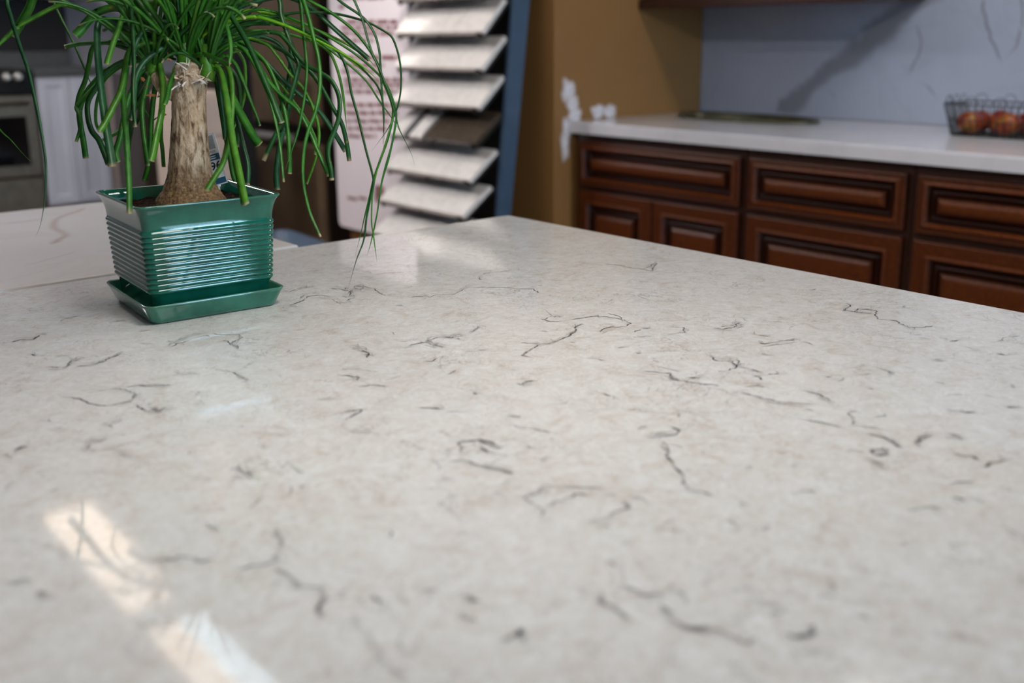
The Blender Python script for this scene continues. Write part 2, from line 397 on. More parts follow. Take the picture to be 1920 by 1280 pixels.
bm = B(); tube(bm, [(0, 0, 0.178), (0, 0, 0.45), (0, 0, ZC-1.68-0.025)], 0.004, 8); link('cord', bm, M['rackblack'], pn)
bm = B(); lathe(bm, [(0.05, ZC-1.68-0.025), (0.055, ZC-1.68-0.012), (0.055, ZC-1.68-0.0005)], 24); link('ceiling_rose', bm, M['rackblack'], pn)
ceiling_light(-1.0, 0.3, 1.5, [M['side']], 'added fill tube left of the cream island', 0.12)  # another unseen tube, added as fill from the left
ceiling_light(2.70, 0.2, 1.5, [M['aisle']], 'added fill tube in front of the cherry cabinets', 0.12)  # unseen tube added to brighten the cabinet fronts
ceiling_light(0.42, 3.0, 4.3, [M['back']], 'added fill tube above the tan veined marble top', 0.11)  # unseen tube added to keep the marble top lit
ceiling_light(0.55, 4.7, 5.8, [M['far']], 'added fill tube in front of the range and white cabinets', 0.11)  # unseen tube added to lift the far cabinets
def spotlight(p, target, power, angle, label):  # spotlights added out of view to brighten the displays
    t = thing('added_spotlight', label, 'spotlight', p, 0, 'added spotlights aimed at displays')
    d = (Vector(target)-Vector(p)).normalized(); q = d.to_track_quat('-Z', 'Y'); Mq = q.to_matrix().to_4x4()
    bm = B(); lathe(bm, [(0.012, 0.15), (0.040, 0.14), (0.046, 0.04), (0.046, 0.0), (0.040, 0.0), (0.036, 0.05), (0.01, 0.06)], 24, Mq); link('lamp_head', bm, M['rackblack'], t)
    bm = B(); tube(bm, [Mq @ Vector((0, 0, .14)), Mq @ Vector((0, 0, .16)), (0, 0, ZC-p[2]-.001)], 0.008, 8); link('mount', bm, M['rackblack'], t)
    l = bpy.data.lights.new('spot', 'SPOT'); l.energy = power; l.spot_size = R(angle); l.spot_blend = 0.5; l.shadow_soft_size = 0.03; l.color = (1.0, 0.95, 0.91)
    o = bpy.data.objects.new('spot_lamp', l); COL.objects.link(o); o.parent = t; o.rotation_euler = q.to_euler()
spotlight((1.85, 3.90, 2.50), (2.72, 3.85, 0.95), 38, 70, 'added black spotlight aimed at the sample rack')  # added to light the stone samples from above
spotlight((2.20, 3.00, 2.55), (2.80, 4.50, 0.85), 80, 27, 'added black spotlight aimed at the white sign board')  # added to brighten the sign board
spotlight((0.90, 0.35, 2.22), (3.45, 2.15, 0.95), 62, 58, 'added black spotlight aimed at the cherry kitchen run')  # added to brighten the kitchen; direction follows the wall cabinet's cast shadow

# ------------------------------------------------------------------ slabs with traced veins
def vein_layer(bm, lay, strokes, to_pt, normal, anchor, eps=0.00012, jitter=0.0012, step=0.004):
    """soft-edged mineral veins laid into a slab's own mesh; strokes = (pixel points, width m, strength)"""
    for si, (pts, wd, st) in enumerate(strokes):
        V_ = [to_pt(*p) for p in pts]; P = spline(V_, 8) if jitter > 0.002 else [a.lerp(b, k/8) for a, b in zip(V_, V_[1:]) for k in range(8)]+[V_[-1]]
        # resample and roughen
        Q = [P[0]]
        for p in P[1:]:
            if (p-Q[-1]).length >= step*0.5: Q.append(p)
        if len(Q) < 3: Q = [P[0], P[len(P)//2], P[-1]]
        off = normal*(eps+si*2e-6); rows = []; N = len(Q)
        for i, p in enumerate(Q):
            t = (Q[min(i+1, N-1)]-Q[max(i-1, 0)]).normalized(); s = normal.cross(t)
            j = (noise.noise(p*330+Vector((si*3.1, 0, 0)))*1.1 + noise.noise(p*120+Vector((0, si*1.7, 0)))*1.7)*jitter if jitter < 0.002 else (noise.noise(p*30+Vector((si*3.1, 0, 0)))+noise.noise(p*9+Vector((0, si*1.7, 0)))*1.6)*jitter
            f = min(1, i/2.0, (N-1-i)/2.0); f = max(0.15, f)
            ww = wd*(0.5+0.9*abs(noise.noise(p*75+Vector((si, si, 0)))))*f if jitter < .002 else wd*(0.85+0.5*noise.noise(p*9+Vector((si, si, 0))))*f
            q = p+s*j+off
            row = [bm.verts.new(q-s*ww), bm.verts.new(q), bm.verts.new(q+s*ww)]
            row[1][lay] = max(0.05, st*(0.72+0.8*noise.noise(p*70+Vector((si*7, 0, 0)))))*(0.4+0.6*f) if jitter < .002 else st*(0.85+0.3*noise.noise(p*5+Vector((si*7, 0, 0))))*(0.4+0.6*f)
            rows.append(row)
        for a, b in zip(rows, rows[1:]):
            for k in (0, 1):
                f = bm.faces.new((a[k], a[k+1], b[k+1], b[k]))
                f.normal_update()
                if f.normal.dot(normal) < 0: f.normal_flip()
        bm.edges.new((rows[0][0], anchor))

TOPV = [  # (pixels, half width mm, strength)
 ([(0,643),(20,642),(37,638),(63,637),(73,628)],1.6,.9), ([(87,687),(117,688),(127,685),(137,675),(153,672)],1.4,.9), ([(143,687),(173,685),(193,678),(207,670),(225,663)],1.4,.9),
 ([(317,652),(333,645),(360,635),(390,628),(393,632)],1.3,.8), ([(397,625),(423,628),(447,627),(452,633),(433,643),(450,653)],1.2,.7), ([(418,637),(428,640),(433,647)],1.4,.8),
 ([(432,698),(443,703),(457,707),(467,713)],1.4,.8), ([(113,743),(150,747),(167,757),(187,760),(217,758),(240,752),(252,742),(243,733),(223,728),(200,730),(180,733)],1.6,.75),
 ([(230,727),(253,723),(283,721),(310,722),(323,723)],1.4,.75), ([(255,758),(267,765),(272,770),(300,770),(310,762)],1.6,.8), ([(230,783),(217,790),(203,797),(212,803)],1.8,.6),
 ([(200,820),(190,827),(173,827),(160,845)],2.0,.5), ([(23,848),(43,837),(53,838)],3.6,.7), ([(425,882),(447,875),(453,887),(467,890),(472,900)],2.2,.8), ([(550,907),(540,933)],2.2,.5),
 ([(493,930),(480,943),(462,956)],2.4,.6), ([(87,923),(102,919),(116,917)],3.2,.6), ([(213,603),(226,602),(240,602)],1.2,.8), ([(110,605),(123,597),(150,592)],1.2,.7),
 ([(543,573),(563,565),(580,555),(600,553),(623,557)],1.3,.8), ([(540,548),(553,543),(567,540)],1.1,.7), ([(620,560),(632,566),(640,572)],1,.5), ([(57,663),(68,668)],1.6,.7),
 ([(663,540),(677,543),(683,537),(697,540),(710,547),(723,555)],1.4,.8), ([(683,537),(666,536),(663,540)],1.2,.8), ([(620,540),(640,543),(657,547),(655,555),(640,557)],1.3,.8), ([(650,565),(657,560),(667,557)],1.2,.7),
 ([(760,557),(800,555),(807,557),(817,552),(850,552),(870,543),(877,539),(923,538),(973,541),(1000,542),(1010,550)],1.1,.7), ([(903,525),(898,518),(910,512),(950,508),(960,505)],1.1,.75),
 ([(1133,495),(1163,497),(1187,503),(1207,505),(1217,500),(1230,493),(1223,508),(1207,505)],1.3,.85), ([(700,515),(735,511),(760,510)],1,.5), ([(777,500),(790,497),(827,495)],1,.5),
 ([(1000,670),(977,667),(993,657),(1007,647),(1037,642),(1060,633),(1077,623),(1082,618),(1077,611),(1097,608)],1.6,1.0), ([(1013,645),(990,642),(977,644)],1.5,.9),
 ([(1013,598),(1033,603),(1060,601),(1087,597),(1113,593),(1133,593),(1153,596),(1170,600),(1182,607),(1173,612),(1147,613),(1127,618),(1125,623)],1.5,1.0),
 ([(1137,587),(1163,593),(1170,603)],1.1,.8), ([(1020,600),(1033,592),(1023,580)],1.1,.7), ([(1033,592),(1057,593)],1.0,.6), ([(1200,617),(1190,623)],1.4,.8),
 ([(797,642),(820,632),(847,633),(870,628)],1.4,.9), ([(757,650),(777,645),(797,642),(813,647),(830,652)],1.5,.85), ([(880,623),(887,620),(900,610),(915,614)],1.2,.7), ([(750,640),(765,640)],1.2,.7),
 ([(655,652),(677,655),(693,665),(688,672)],1.4,.85), ([(640,695),(652,690)],1.4,.7), ([(640,703),(653,705),(673,708),(667,715)],1.4,.75), ([(677,693),(710,697)],1.3,.7),
 ([(792,678),(810,677),(823,670)],1.4,.8), ([(813,687),(837,683)],1.3,.7), ([(670,725),(693,722),(727,723)],1.5,.8), ([(967,718),(980,722),(988,715),(1010,713)],1.6,.85), ([(887,735),(892,739),(898,738)],2.2,.85),
 ([(1128,737),(1143,741),(1150,744)],1.6,.8), ([(640,773),(660,770),(677,768),(657,783),(640,788)],1.8,.75), ([(780,763),(807,766),(833,768)],1.7,.75), ([(837,773),(870,772)],1.3,.6), ([(950,780),(973,782),(970,777)],2.0,.8),
 ([(1053,758),(1067,753)],1.8,.8), ([(650,807),(670,810),(697,809)],1.8,.7), ([(867,850),(862,830),(873,827),(900,823),(917,828),(930,837),(957,838)],2.6,.85), ([(900,837),(913,848),(950,853)],3.2,.6),
 ([(993,803),(1017,808),(1037,810)],1.8,.65), ([(1213,822),(1240,818),(1267,815),(1273,807),(1257,800)],1.7,.8), ([(1237,833),(1250,847),(1253,860),(1267,877),(1280,890),(1283,905),(1290,918),(1317,923),(1340,932)],1.9,.75),
 ([(1203,695),(1257,700),(1263,712),(1280,715)],1.5,.9), ([(1227,685),(1260,693),(1280,698)],1.3,.85), ([(1280,713),(1320,720),(1353,722)],1.5,.8), ([(1270,783),(1274,776),(1282,772)],1.8,.8), ([(1120,673),(1137,677)],1.6,.8),
 ([(1587,568),(1593,575),(1582,582),(1603,585),(1608,578),(1643,582),(1640,590),(1647,598),(1680,602),(1697,611)],1.5,1.0), ([(1603,585),(1620,587),(1637,588)],1.3,.9), ([(1700,613),(1727,614),(1750,611)],1.2,.8),
 ([(1420,628),(1433,629),(1447,630)],1.2,.75), ([(1423,642),(1433,645),(1460,640),(1493,636)],1.3,.85), ([(1337,615),(1357,617),(1377,614),(1388,603)],1.3,.8), ([(1280,613),(1283,620),(1287,625)],1.5,.9),
 ([(1330,665),(1343,677),(1373,677),(1380,687),(1363,695)],1.3,.75), ([(1383,687),(1413,693),(1433,700)],1.3,.75), ([(1415,703),(1423,708),(1430,713)],1.6,.8), ([(1437,703),(1463,699)],1.3,.7), ([(1290,707),(1303,709),(1317,708)],2.0,.8),
 ([(1397,723),(1418,724),(1440,725)],1.5,.7), ([(1385,735),(1427,745),(1453,752),(1480,755),(1527,758)],1.5,.75), ([(1502,731),(1527,737),(1553,748),(1563,757)],1.7,.85), ([(1590,773),(1600,787),(1602,798)],1.8,.85),
 ([(1510,787),(1553,795),(1583,800)],1.7,.7), ([(1613,798),(1640,802),(1663,806)],1.5,.6), ([(1623,812),(1647,818),(1667,825),(1683,837),(1697,840)],1.9,.85), ([(1730,838),(1717,830),(1727,820),(1747,818)],1.9,.8),
 ([(1635,852),(1640,843),(1663,842),(1660,852),(1637,853)],2.4,.9), ([(1617,858),(1630,860),(1650,868),(1657,877)],1.9,.8), ([(1787,852),(1817,855),(1840,865)],1.8,.75), ([(1843,877),(1863,867),(1893,862)],1.8,.75),
 ([(1777,908),(1803,905),(1830,900)],2.0,.75), ([(1787,928),(1800,935),(1817,943)],2.4,.7), ([(1867,663),(1878,665),(1890,667)],1.9,.9), ([(1780,640),(1800,637)],1.3,.75), ([(1865,640),(1880,638),(1886,632)],1.0,.6),
 ([(1773,770),(1810,772),(1832,773)],1.6,.7), ([(1880,762),(1900,764),(1915,765)],1.8,.7), ([(1630,728),(1638,730)],2,.8), ([(1550,706),(1558,707)],1.7,.7), ([(1642,687),(1660,695),(1675,700)],1.2,.6),
 ([(840,865),(867,863),(897,873),(923,878),(963,888)],2.0,.7), ([(977,932),(1010,950),(1020,970)],2.2,.75), ([(1017,952),(1053,938),(1083,927),(1107,930)],2.2,.75), ([(977,928),(1010,925),(1017,912),(1070,912),(1123,915),(1133,918)],1.9,.65),
 ([(1100,978),(1133,972),(1160,958),(1177,952),(1170,935)],2.2,.75), ([(1180,930),(1200,934),(1217,943)],1.8,.5), ([(787,1112),(810,1107),(830,1103)],3.2,.5), ([(857,1113),(880,1122),(900,1130)],4.2,.75),
 ([(933,1207),(960,1193),(980,1177),(990,1207)],3.6,.6), ([(1128,1107),(1130,1127),(1160,1147),(1187,1167)],3.2,.8), ([(1160,1098),(1187,1108),(1213,1120),(1247,1110)],3.2,.8), ([(1267,1105),(1280,1117),(1293,1133)],3.4,.85),
 ([(1233,1133),(1273,1170),(1307,1180),(1347,1183),(1377,1197),(1397,1207),(1430,1190)],3.2,.75), ([(1467,1188),(1497,1193),(1520,1185),(1523,1170)],3.4,.85), ([(1403,1127),(1435,1133),(1467,1140)],3.0,.6), ([(1443,1152),(1470,1150)],3.4,.6),
 ([(512,990),(520,1000),(528,1012),(519,1050),(494,1059),(444,1069)],2.6,.6), ([(512,1062),(544,1084),(562,1100),(600,1103),(608,1120),(597,1135),(603,1160)],3.0,.75), ([(287,1050),(325,1050),(334,1042),(359,1044),(375,1052),(406,1050)],3.0,.8),
 ([(75,1106),(85,1115),(94,1125)],5,.7), ([(30,1085),(62,1090)],4,.4), ([(655,940),(668,935),(685,932)],2.6,.5), ([(660,1150),(690,1190),(720,1240),(760,1275)],3.2,.35), ([(1590,1150),(1620,1160),(1640,1170)],3,.35),
 ([(1700,956),(1740,950),(1770,957)],2,.45), ([(90,785),(97,790)],1.8,.5), ([(118,806),(124,803)],2,.6), ([(230,851),(237,848)],2.4,.5), ([(452,797),(454,802)],1.8,.6), ([(380,757),(385,758)],1.8,.7), ([(338,702),(343,703)],1.6,.6),
]
def slab_with_veins(name, x0, x1, y0, y1, z0, z1, material, strokes, plane='z', jitter=0.0016, bev=0.004, step=0.004):
    bm = B(); lay = bm.verts.layers.float.new('vein')
    box(bm, x0, x1, y0, y1, z0, z1, bev, 3)
    bm.verts.ensure_lookup_table(); anchor = bm.verts[0]
    if plane == 'z': vein_layer(bm, lay, strokes, lambda x, y: on_z(x, y, z1), Vector((0, 0, 1)), anchor, jitter=jitter, step=step)
    else: vein_layer(bm, lay, strokes, lambda x, y: on_x(x, y, x0), Vector((-1, 0, 0)), anchor, jitter=jitter, step=step)
    return link(name, bm, material)
extra = []
for i in range(640):   # short hairline flecks scattered over the stone
    q = Vector((random.uniform(.05, 1.31), random.uniform(.2, 1.54), .92))
    if q.y < 0.75-q.x*0.85: continue
    v = q-CAM_POS; zf = v.dot(CF)
    if zf < .3: continue
    x = 960+FPX*v.dot(CR)/zf; y = CYPX-FPX*v.dot(CU)/zf
    if not (-40 < x < 1960 and 400 < y < 1300): continue
    Lw = random.uniform(.004, .020); a = random.gauss(math.pi*0.25, .9); d = Vector((math.cos(a), -math.sin(a), 0)); n_ = Vector((d.y, -d.x, 0))
    pp = []
    for k, u in enumerate((0, .35, .7, 1)):
        w3 = q+d*Lw*u+n_*random.uniform(-.22, .22)*Lw; v = w3-CAM_POS; zf = v.dot(CF); pp.append((960+FPX*v.dot(CR)/zf, CYPX-FPX*v.dot(CU)/zf))
    extra.append((pp, random.uniform(.5, 1.1), random.uniform(.12, .55)))
for pts, w_, st in TOPV:   # fine side branches off the larger veins
    if pts[0][1] > 880: continue
    for k in range(3):
        x, y = random.choice(pts); L = random.uniform(8, 22); a = random.choice((1, -1)); t = random.uniform(-.5, .5)
        extra.append(([(x, y), (x+a*L*.4, y+t*L*.4+random.uniform(-2, 2)), (x+a*L*.7, y+t*L*.5+random.uniform(-2, 2)), (x+a*L, y+t*L*.8)], random.uniform(.6, .9), random.uniform(.3, .7)))
for pts, w_, st in TOPV:   # broken companion strands beside the larger veins
    if len(pts) < 4 or pts[0][1] > 900: continue
    for k in range(2):
        a = random.randrange(0, len(pts)-2); b = min(len(pts), a+random.choice((3, 4))); dx, dy = random.uniform(-7, 7), random.choice((-1, 1))*random.uniform(1.5, 5)
        extra.append(([(x+dx+random.uniform(-3, 3), y+dy+random.uniform(-1, 1)) for x, y in pts[a:b]], random.uniform(.6, 1.0), random.uniform(.3, .65)))
# local origins of the slabs stay at the world origin so stone patterns are in metres
top = slab_with_veins('island_countertop', 0.02, 1.335, -0.75, 1.557, 0.89, 0.92, M['quartz'], [(p, w_*0.0015, s*(0.75 if p[0][1] > 860 else 0.95 if p[0][1] > 780 else 1.2)) for p, w_, s in TOPV]+[(p, w_*0.0013, s*1.3) for p, w_, s in extra])
tag(top, 'polished cream quartz island top with thin dark veins filling the foreground', 'countertop')

def cabinet_front(bm, y0, y1, z0, z1, x, prof):
    """mitred raised panel facing -X: prof = list of (inset, height towards the viewer)"""
    loops = []; lay = bm.verts.layers.float.new('relief')
    for ins, h in prof:
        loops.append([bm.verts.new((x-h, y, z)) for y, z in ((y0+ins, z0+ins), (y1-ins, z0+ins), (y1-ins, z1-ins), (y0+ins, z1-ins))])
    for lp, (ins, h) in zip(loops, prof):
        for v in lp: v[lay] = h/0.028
    for a, b in zip(loops, loops[1:]):
        for k in range(4): bm.faces.new((a[k], b[k], b[(k+1) % 4], a[(k+1) % 4]))
    bm.faces.new(loops[-1][::-1]); bm.faces.new(loops[0])
    bmesh.ops.recalc_face_normals(bm, faces=bm.faces[:])
def arc(i0, h0, i1, h1, n=5):   # convex quarter round in a panel profile
    return [(i0+(i1-i0)*(1-math.cos(math.pi/2*k/n)), h0+(h1-h0)*math.sin(math.pi/2*k/n)) for k in range(n+1)]
DRAWER = [(0, 0), (0, .012)]+arc(0, .012, .006, .021, 3)+[(.018, .019)]+arc(.021, .020, .026, .028, 3)+arc(.030, .028, .030, .028, 1)[:1]+[(.037, .016), (.042, .003), (.046, .002)]+arc(.048, .003, .052, .011, 3)+[(.056, .010), (.060, .002), (.063, .001)]+arc(.064, .002, .090, .026, 7)
DOOR = [(0, 0), (0, .012)]+arc(0, .012, .006, .021, 3)+[(.046, .021)]+arc(.047, .021, .052, .028, 3)+[(.056, .028), (.063, .016), (.069, .003), (.074, .002)]+arc(.076, .003, .081, .011, 3)+[(.086, .010), (.090, .002), (.093, .001)]+arc(.094, .002, .122, .024, 7)

ib = thing('kitchen_island', 'dark cherry island base under the cream quartz top', 'kitchen island', (0.68, 0.4, 0))
bm = B(); box(bm, -0.60, 0.60, -1.10, 1.10, 0.10, 0.89, 0.003); link('body', bm, M['cherry'], ib)
bm = B(); box(bm, -0.55, 0.55, -1.05, 1.05, 0.0, 0.10); link('toe_kick', bm, M['cherry_dark'], ib)

g = slab_with_veins('marble_countertop', -1.3, 0.862, 1.57, 2.312, 0.89, 0.92, M['goldslab'],
    [([(165,388),(140,398),(112,408),(99,425),(122,440),(110,450),(94,459)], 0.014, .5), ([(0,421),(30,417),(56,414),(95,408)], 0.014, .35), ([(40,500),(90,488),(150,470)], .006, .25)], jitter=0.004, step=0.02)
tag(g, 'white marble countertop with tan veins behind the planted green pot', 'countertop')
gb = thing('kitchen_island', 'white island base under the tan veined marble top', 'kitchen island', (-0.2, 1.95, 0))
bm = B(); box(bm, -1.0, 1.0, -0.33, 0.33, 0.0, 0.89, 0.003); link('body', bm, M['white_cab'], gb)

# ------------------------------------------------------------------ right-hand kitchen run
CX, CZ = 3.122, 0.8705
def base_cabinet(y0, y1, label, parts):
    t = thing('base_cabinet', label, 'cabinet', (CX, (y0+y1)/2, 0), 0, 'dark cherry base cabinets'); c = (y0+y1)/2
    bm = B(); a_, b_ = y0-c+0.001, y1-c-0.001
    for d in ((0.0, 0.84, a_, a_+0.018, 0.10, CZ), (0.0, 0.84, b_-0.018, b_, 0.10, CZ), (0.0, 0.84, a_+0.018, b_-0.018, 0.10, 0.118), (0.828, 0.84, a_+0.018, b_-0.018, 0.118, CZ), (0.0, 0.018, a_+0.018, b_-0.018, 0.118, CZ)):
        box(bm, *d)
    bmesh.ops.remove_doubles(bm, verts=bm.verts[:], dist=1e-5); link('carcass', bm, M['cherry_dark'], t)
    bm = B(); box(bm, 0.06, 0.86, y0-c+0.001, y1-c-0.001, 0.0, 0.10); link('toe_kick', bm, M['cherry_dark'], t)
    for nm, a, b, z0, z1 in parts:
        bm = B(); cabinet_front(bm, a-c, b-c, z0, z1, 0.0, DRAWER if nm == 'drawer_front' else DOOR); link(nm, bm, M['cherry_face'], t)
    return t
base_cabinet(2.278, 3.165, 'dark cherry sink cabinet beside the tan wall with one wide drawer over two doors',
    [('drawer_front', 2.297, 3.145, 0.648, 0.838), ('door', 2.297, 2.717, 0.13, 0.628), ('door', 2.725, 3.145, 0.13, 0.628)])
base_cabinet(1.622, 2.276, 'dark cherry base cabinet between the sink cabinet and the one under the fruit basket',
    [('drawer_front', 1.641, 2.257, 0.648, 0.838), ('door', 1.641, 2.257, 0.13, 0.628)])
base_cabinet(0.90, 1.620, 'dark cherry base cabinet under the fruit basket, farthest right of the run',
    [('drawer_front', 0.919, 1.601, 0.648, 0.838), ('door', 0.919, 1.601, 0.13, 0.628)])

# white counter with an oval sink opening
SX, SY, SA, SB = 3.70, 2.72, 0.145, 0.33
bm = B(); lay = bm.verts.layers.float.new('vein')
N = 64
oval = [Vector((SX+SA*math.cos(2*math.pi*k/N), SY+SB*math.sin(2*math.pi*k/N), 0)) for k in range(N)]
x0, x1, y0, y1 = 3.09, 3.976, 0.88, 3.195
def edgept(p):
    d = p-Vector((SX, SY, 0)); s = min([t for t in (((x1-SX)/d.x if d.x > 1e-6 else 9e9), ((x0-SX)/d.x if d.x < -1e-6 else 9e9), ((y1-SY)/d.y if d.y > 1e-6 else 9e9), ((y0-SY)/d.y if d.y < -1e-6 else 9e9))])
    return Vector((SX, SY, 0))+d*s
outer = [edgept(p) for p in oval]
for cxy in ((x0, y0), (x1, y0), (x0, y1), (x1, y1)):
    k = min(range(N), key=lambda i: (outer[i]-Vector((*cxy, 0))).length); outer[k] = Vector((*cxy, 0))
rings = []
for zz, src in ((0.92, oval), (0.92, outer), (0.872, outer), (0.872, oval)):
    rings.append([bm.verts.new((p.x, p.y, zz)) for p in src])
for i in range(4):
    A, C = rings[i], rings[(i+1) % 4]
    for k in range(N): bm.faces.new((A[k], A[(k+1) % N], C[(k+1) % N], C[k]))
bmesh.ops.recalc_face_normals(bm, faces=bm.faces[:])
es = [e for e in bm.edges if e.is_boundary is False and all(abs(v.co.x-x0) < 1e-5 for v in e.verts) and all(abs(v.co.z-0.92) < 1e-5 for v in e.verts)]
bmesh.ops.bevel(bm, geom=es, offset=0.006, segments=2, affect='EDGES')
tag(link('kitchen_countertop', bm, M['counter']), 'white marble countertop on the dark cherry cabinets with an oval sink opening', 'countertop')
# sink bowl
bm = B(); prof = [(1.09, 0.9206), (1.09, 0.930), (1.05, 0.935), (1.0, 0.934), (0.96, 0.92), (0.95, 0.83), (0.93, 0.76), (0.75, 0.725), (0.3, 0.718), (0.08, 0.716), (0.08, 0.708), (0.34, 0.708), (0.8, 0.714), (0.95, 0.755), (0.97, 0.83), (0.985, 0.9206)]
rr = [[bm.verts.new((SA*s*math.cos(2*math.pi*k/N), SB*s*math.sin(2*math.pi*k/N), z-0.7)) for k in range(N)] for s, z in prof]
for i in range(len(rr)):
    for k in range(N):
        f = bm.faces.new((rr[i][k], rr[i][(k+1) % N], rr[(i+1) % len(rr)][(k+1) % N], rr[(i+1) % len(rr)][k])); f.smooth = True
bmesh.ops.recalc_face_normals(bm, faces=bm.faces[:])
sk = link('sink', bm, M['sinkm']); sk.location = (SX, SY, 0.7)
tag(sk, 'dark oval sink set in the white countertop below the grey veined splashback', 'sink')

bs = slab_with_veins('backsplash', 3.978, 3.998, 0.88, 3.197, 0.921, 2.2, M['splash'],
    [([(1800,-55),(1752,-25),(1712,8),(1664,45),(1610,92),(1555,135),(1502,180),(1458,214)], 0.075, .95),
     ([(1712,45),(1724,75),(1717,115),(1702,145)], 0.010, .45), ([(1728,152),(1745,175),(1756,198)], 0.010, .5), ([(1838,-10),(1850,55),(1866,95),(1882,125)], 0.010, .6), ([(1912,40),(1905,85),(1890,112)], 0.009, .5),
     ([(1905,-30),(1912,20),(1930,60)], .009, .5), ([(1550,165),(1565,180),(1570,200)], .006, .3)], 'x', jitter=0.012, bev=0.002, step=0.03)
tag(bs, 'white marble splashback with a broad grey diagonal vein on the right wall', 'backsplash')

uc = thing('wall_cabinet', 'dark cherry wall cabinet over the sink, only its underside edge in view', 'cabinet', (3.52, 2.64, 1.405))
bm = B(); box(bm, 0.022, 0.455, -0.555, 0.555, 0.0, 0.80, 0.002); link('carcass', bm, M['cherry_dark'], uc)
bm = B(); box(bm, 0.0, 0.0215, -0.556, 0.556, -0.012, 0.03, 0.004); link('light_rail', bm, M['cherry_dark'], uc)
for a, b in ((-0.55, -0.003), (0.003, 0.55)):
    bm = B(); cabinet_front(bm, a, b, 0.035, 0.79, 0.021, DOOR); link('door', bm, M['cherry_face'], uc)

# spackle patches on the tan wall by the counter end
def splat(pts_r, y=3.2, seed=0):
    bm = B(); lay = bm.verts.layers.float.new('cover'); prev = None
    for si, (px, py, rx, rz) in enumerate(pts_r):
        d = ray(px, py); p = CAM_POS+d*(y/d.y); n = 26; R3 = []
        for f, lift, cv in ((1.0, 0.0006, 0.0), (0.78, -0.0003, .55), (0.45, -0.0011-si*.0001, 1.0)):
            ring = []
            for k in range(n):
                a = 2*math.pi*k/n; q = f*(1+0.45*noise.noise(Vector((math.cos(a)*1.6+seed, math.sin(a)*1.6, px*0.1))))
                v = bm.verts.new((max(3.0115, p.x+rx*q*math.cos(a)), y+lift, p.z+rz*q*math.sin(a))); v[lay] = cv; ring.append(v)
            R3.append(ring)
        for a, b in zip(R3, R3[1:]):
            for k in range(n): bm.faces.new((a[k], a[(k+1) % n], b[(k+1) % n], b[k]))
        bm.faces.new(R3[-1])
        if prev: bm.edges.new((prev, R3[0][0]))
        prev = R3[0][0]
    bmesh.ops.recalc_face_normals(bm, faces=bm.faces[:])
    return bm
def spackle():
    m, nt, p = mat('feathered_spackle')
    br = ramp(nt, tex(nt, 70, 4, 0.65), [(0.3, (0.35,)*3), (0.6, (1, 1, 1))])
    c = mix(nt, mth(nt, 'MULTIPLY', attr(nt, 'cover'), br), (0.275, 0.138, 0.042), (0.86, 0.87, 0.95))
    nt.links.new(c, p.inputs['Base Color']); p.inputs['Roughness'].default_value = 0.7; return m
M['plaster'] = spackle()
o = link('plaster_patch', splat([(1066, 168, .050, .060), (1073, 194, .044, .050), (1078, 216, .050, .040), (1063, 240, .032, .060), (1060, 270, .03, .08)]), M['plaster'])
tag(o, 'tall white spackle patch on the tan wall left of the counter end', 'plaster patch', 'spackle on the tan wall')
o = link('plaster_patch', splat([(1120, 209, .050, .040), (1142, 209, .050, .038)], seed=3), M['plaster'])
tag(o, 'small low white spackle patch on the tan wall just above the counter', 'plaster patch', 'spackle on the tan wall')

# wire fruit basket
BX0, BX1, BY0, BY1, BH = 3.60, 3.80, 1.36, 1.765, 0.112
bk = thing('wire_basket', 'dark wire basket with looped rim holding red apples on the white counter', 'basket', ((BX0+BX1)/2, (BY0+BY1)/2, 0.92))
def bring(z, grow, n=64, amp=0.0, loops=0):
    hx, hy = (BX1-BX0)/2+grow, (BY1-BY0)/2+grow; P = []
    for p in sq_ring(1.0, 0.35, 0, 4): P.append(Vector((p.x*hx, p.y*hy, z)))
    return P
bm = B()
for z, gr, r in ((0.003, 0.0, 0.003), (BH*0.5, 0.012, 0.0016), (BH, 0.026, 0.0026)): tube(bm, bring(z, gr), r, 6, True)
link('frame', bm, M['wire'], bk)
bm = B()
base_r, top_r = bring(0.003, 0), bring(BH, 0.026)
for i in range(0, len(base_r), 1): tube(bm, [base_r[i], base_r[i].lerp(top_r[i], 0.5)+Vector((0, 0, 0)), top_r[i]], 0.0018, 5)
for k in range(-3, 4): tube(bm, [(-0.1, k*0.055, 0.003), (0.1, k*0.055, 0.003)], 0.0013, 5)
for k in range(-2, 3): tube(bm, [(k*0.035, -0.2, 0.003), (k*0.035, 0.2, 0.003)], 0.0013, 5)
link('wires', bm, M['wire'], bk)
# loops along the rim
for i in range(0, len(top_r), 4):
    a, b = top_r[i], top_r[(i+3) % len(top_r)]; c = (a+b)/2; h = (b-a)/2
    if h.length < 0.008: continue
    h = h.normalized()*0.022
    bm = B(); tube(bm, [c+h*math.cos(math.pi*k/10)+Vector((0, 0, 0.028*math.sin(math.pi*k/10))) for k in range(11)], 0.0013, 5); link('rim_loop', bm, M['wire'], bk)
def apple(p, r, rot, label):
    bm = B(); prof = []
    for k in range(17):
        t = math.pi*k/16; rr = math.sin(t)*(1.0+0.08*math.cos(t)); z = -math.cos(t)*0.92
        z += 0.30*math.exp(-(rr/0.28)**2)*(-1 if t > math.pi/2 else 0.7)
        prof.append((max(0.004, rr)*r, z*r))
    lathe(bm, prof, 24, fn=lambda a, z: 1+0.025*math.cos(5*a))
    o = link('apple', bm, M['apple']); o.location = p; o.rotation_euler = rot
    bm = B(); tube(bm, [(0, 0, r*0.58), (0.002, 0, r*0.85), (0.006, 0, r*1.08)], [0.0014, 0.0012, 0.0016], 6); link('stem', bm, M['stem'], o)
    tag(o, label, 'apple', 'apples in the wire basket')
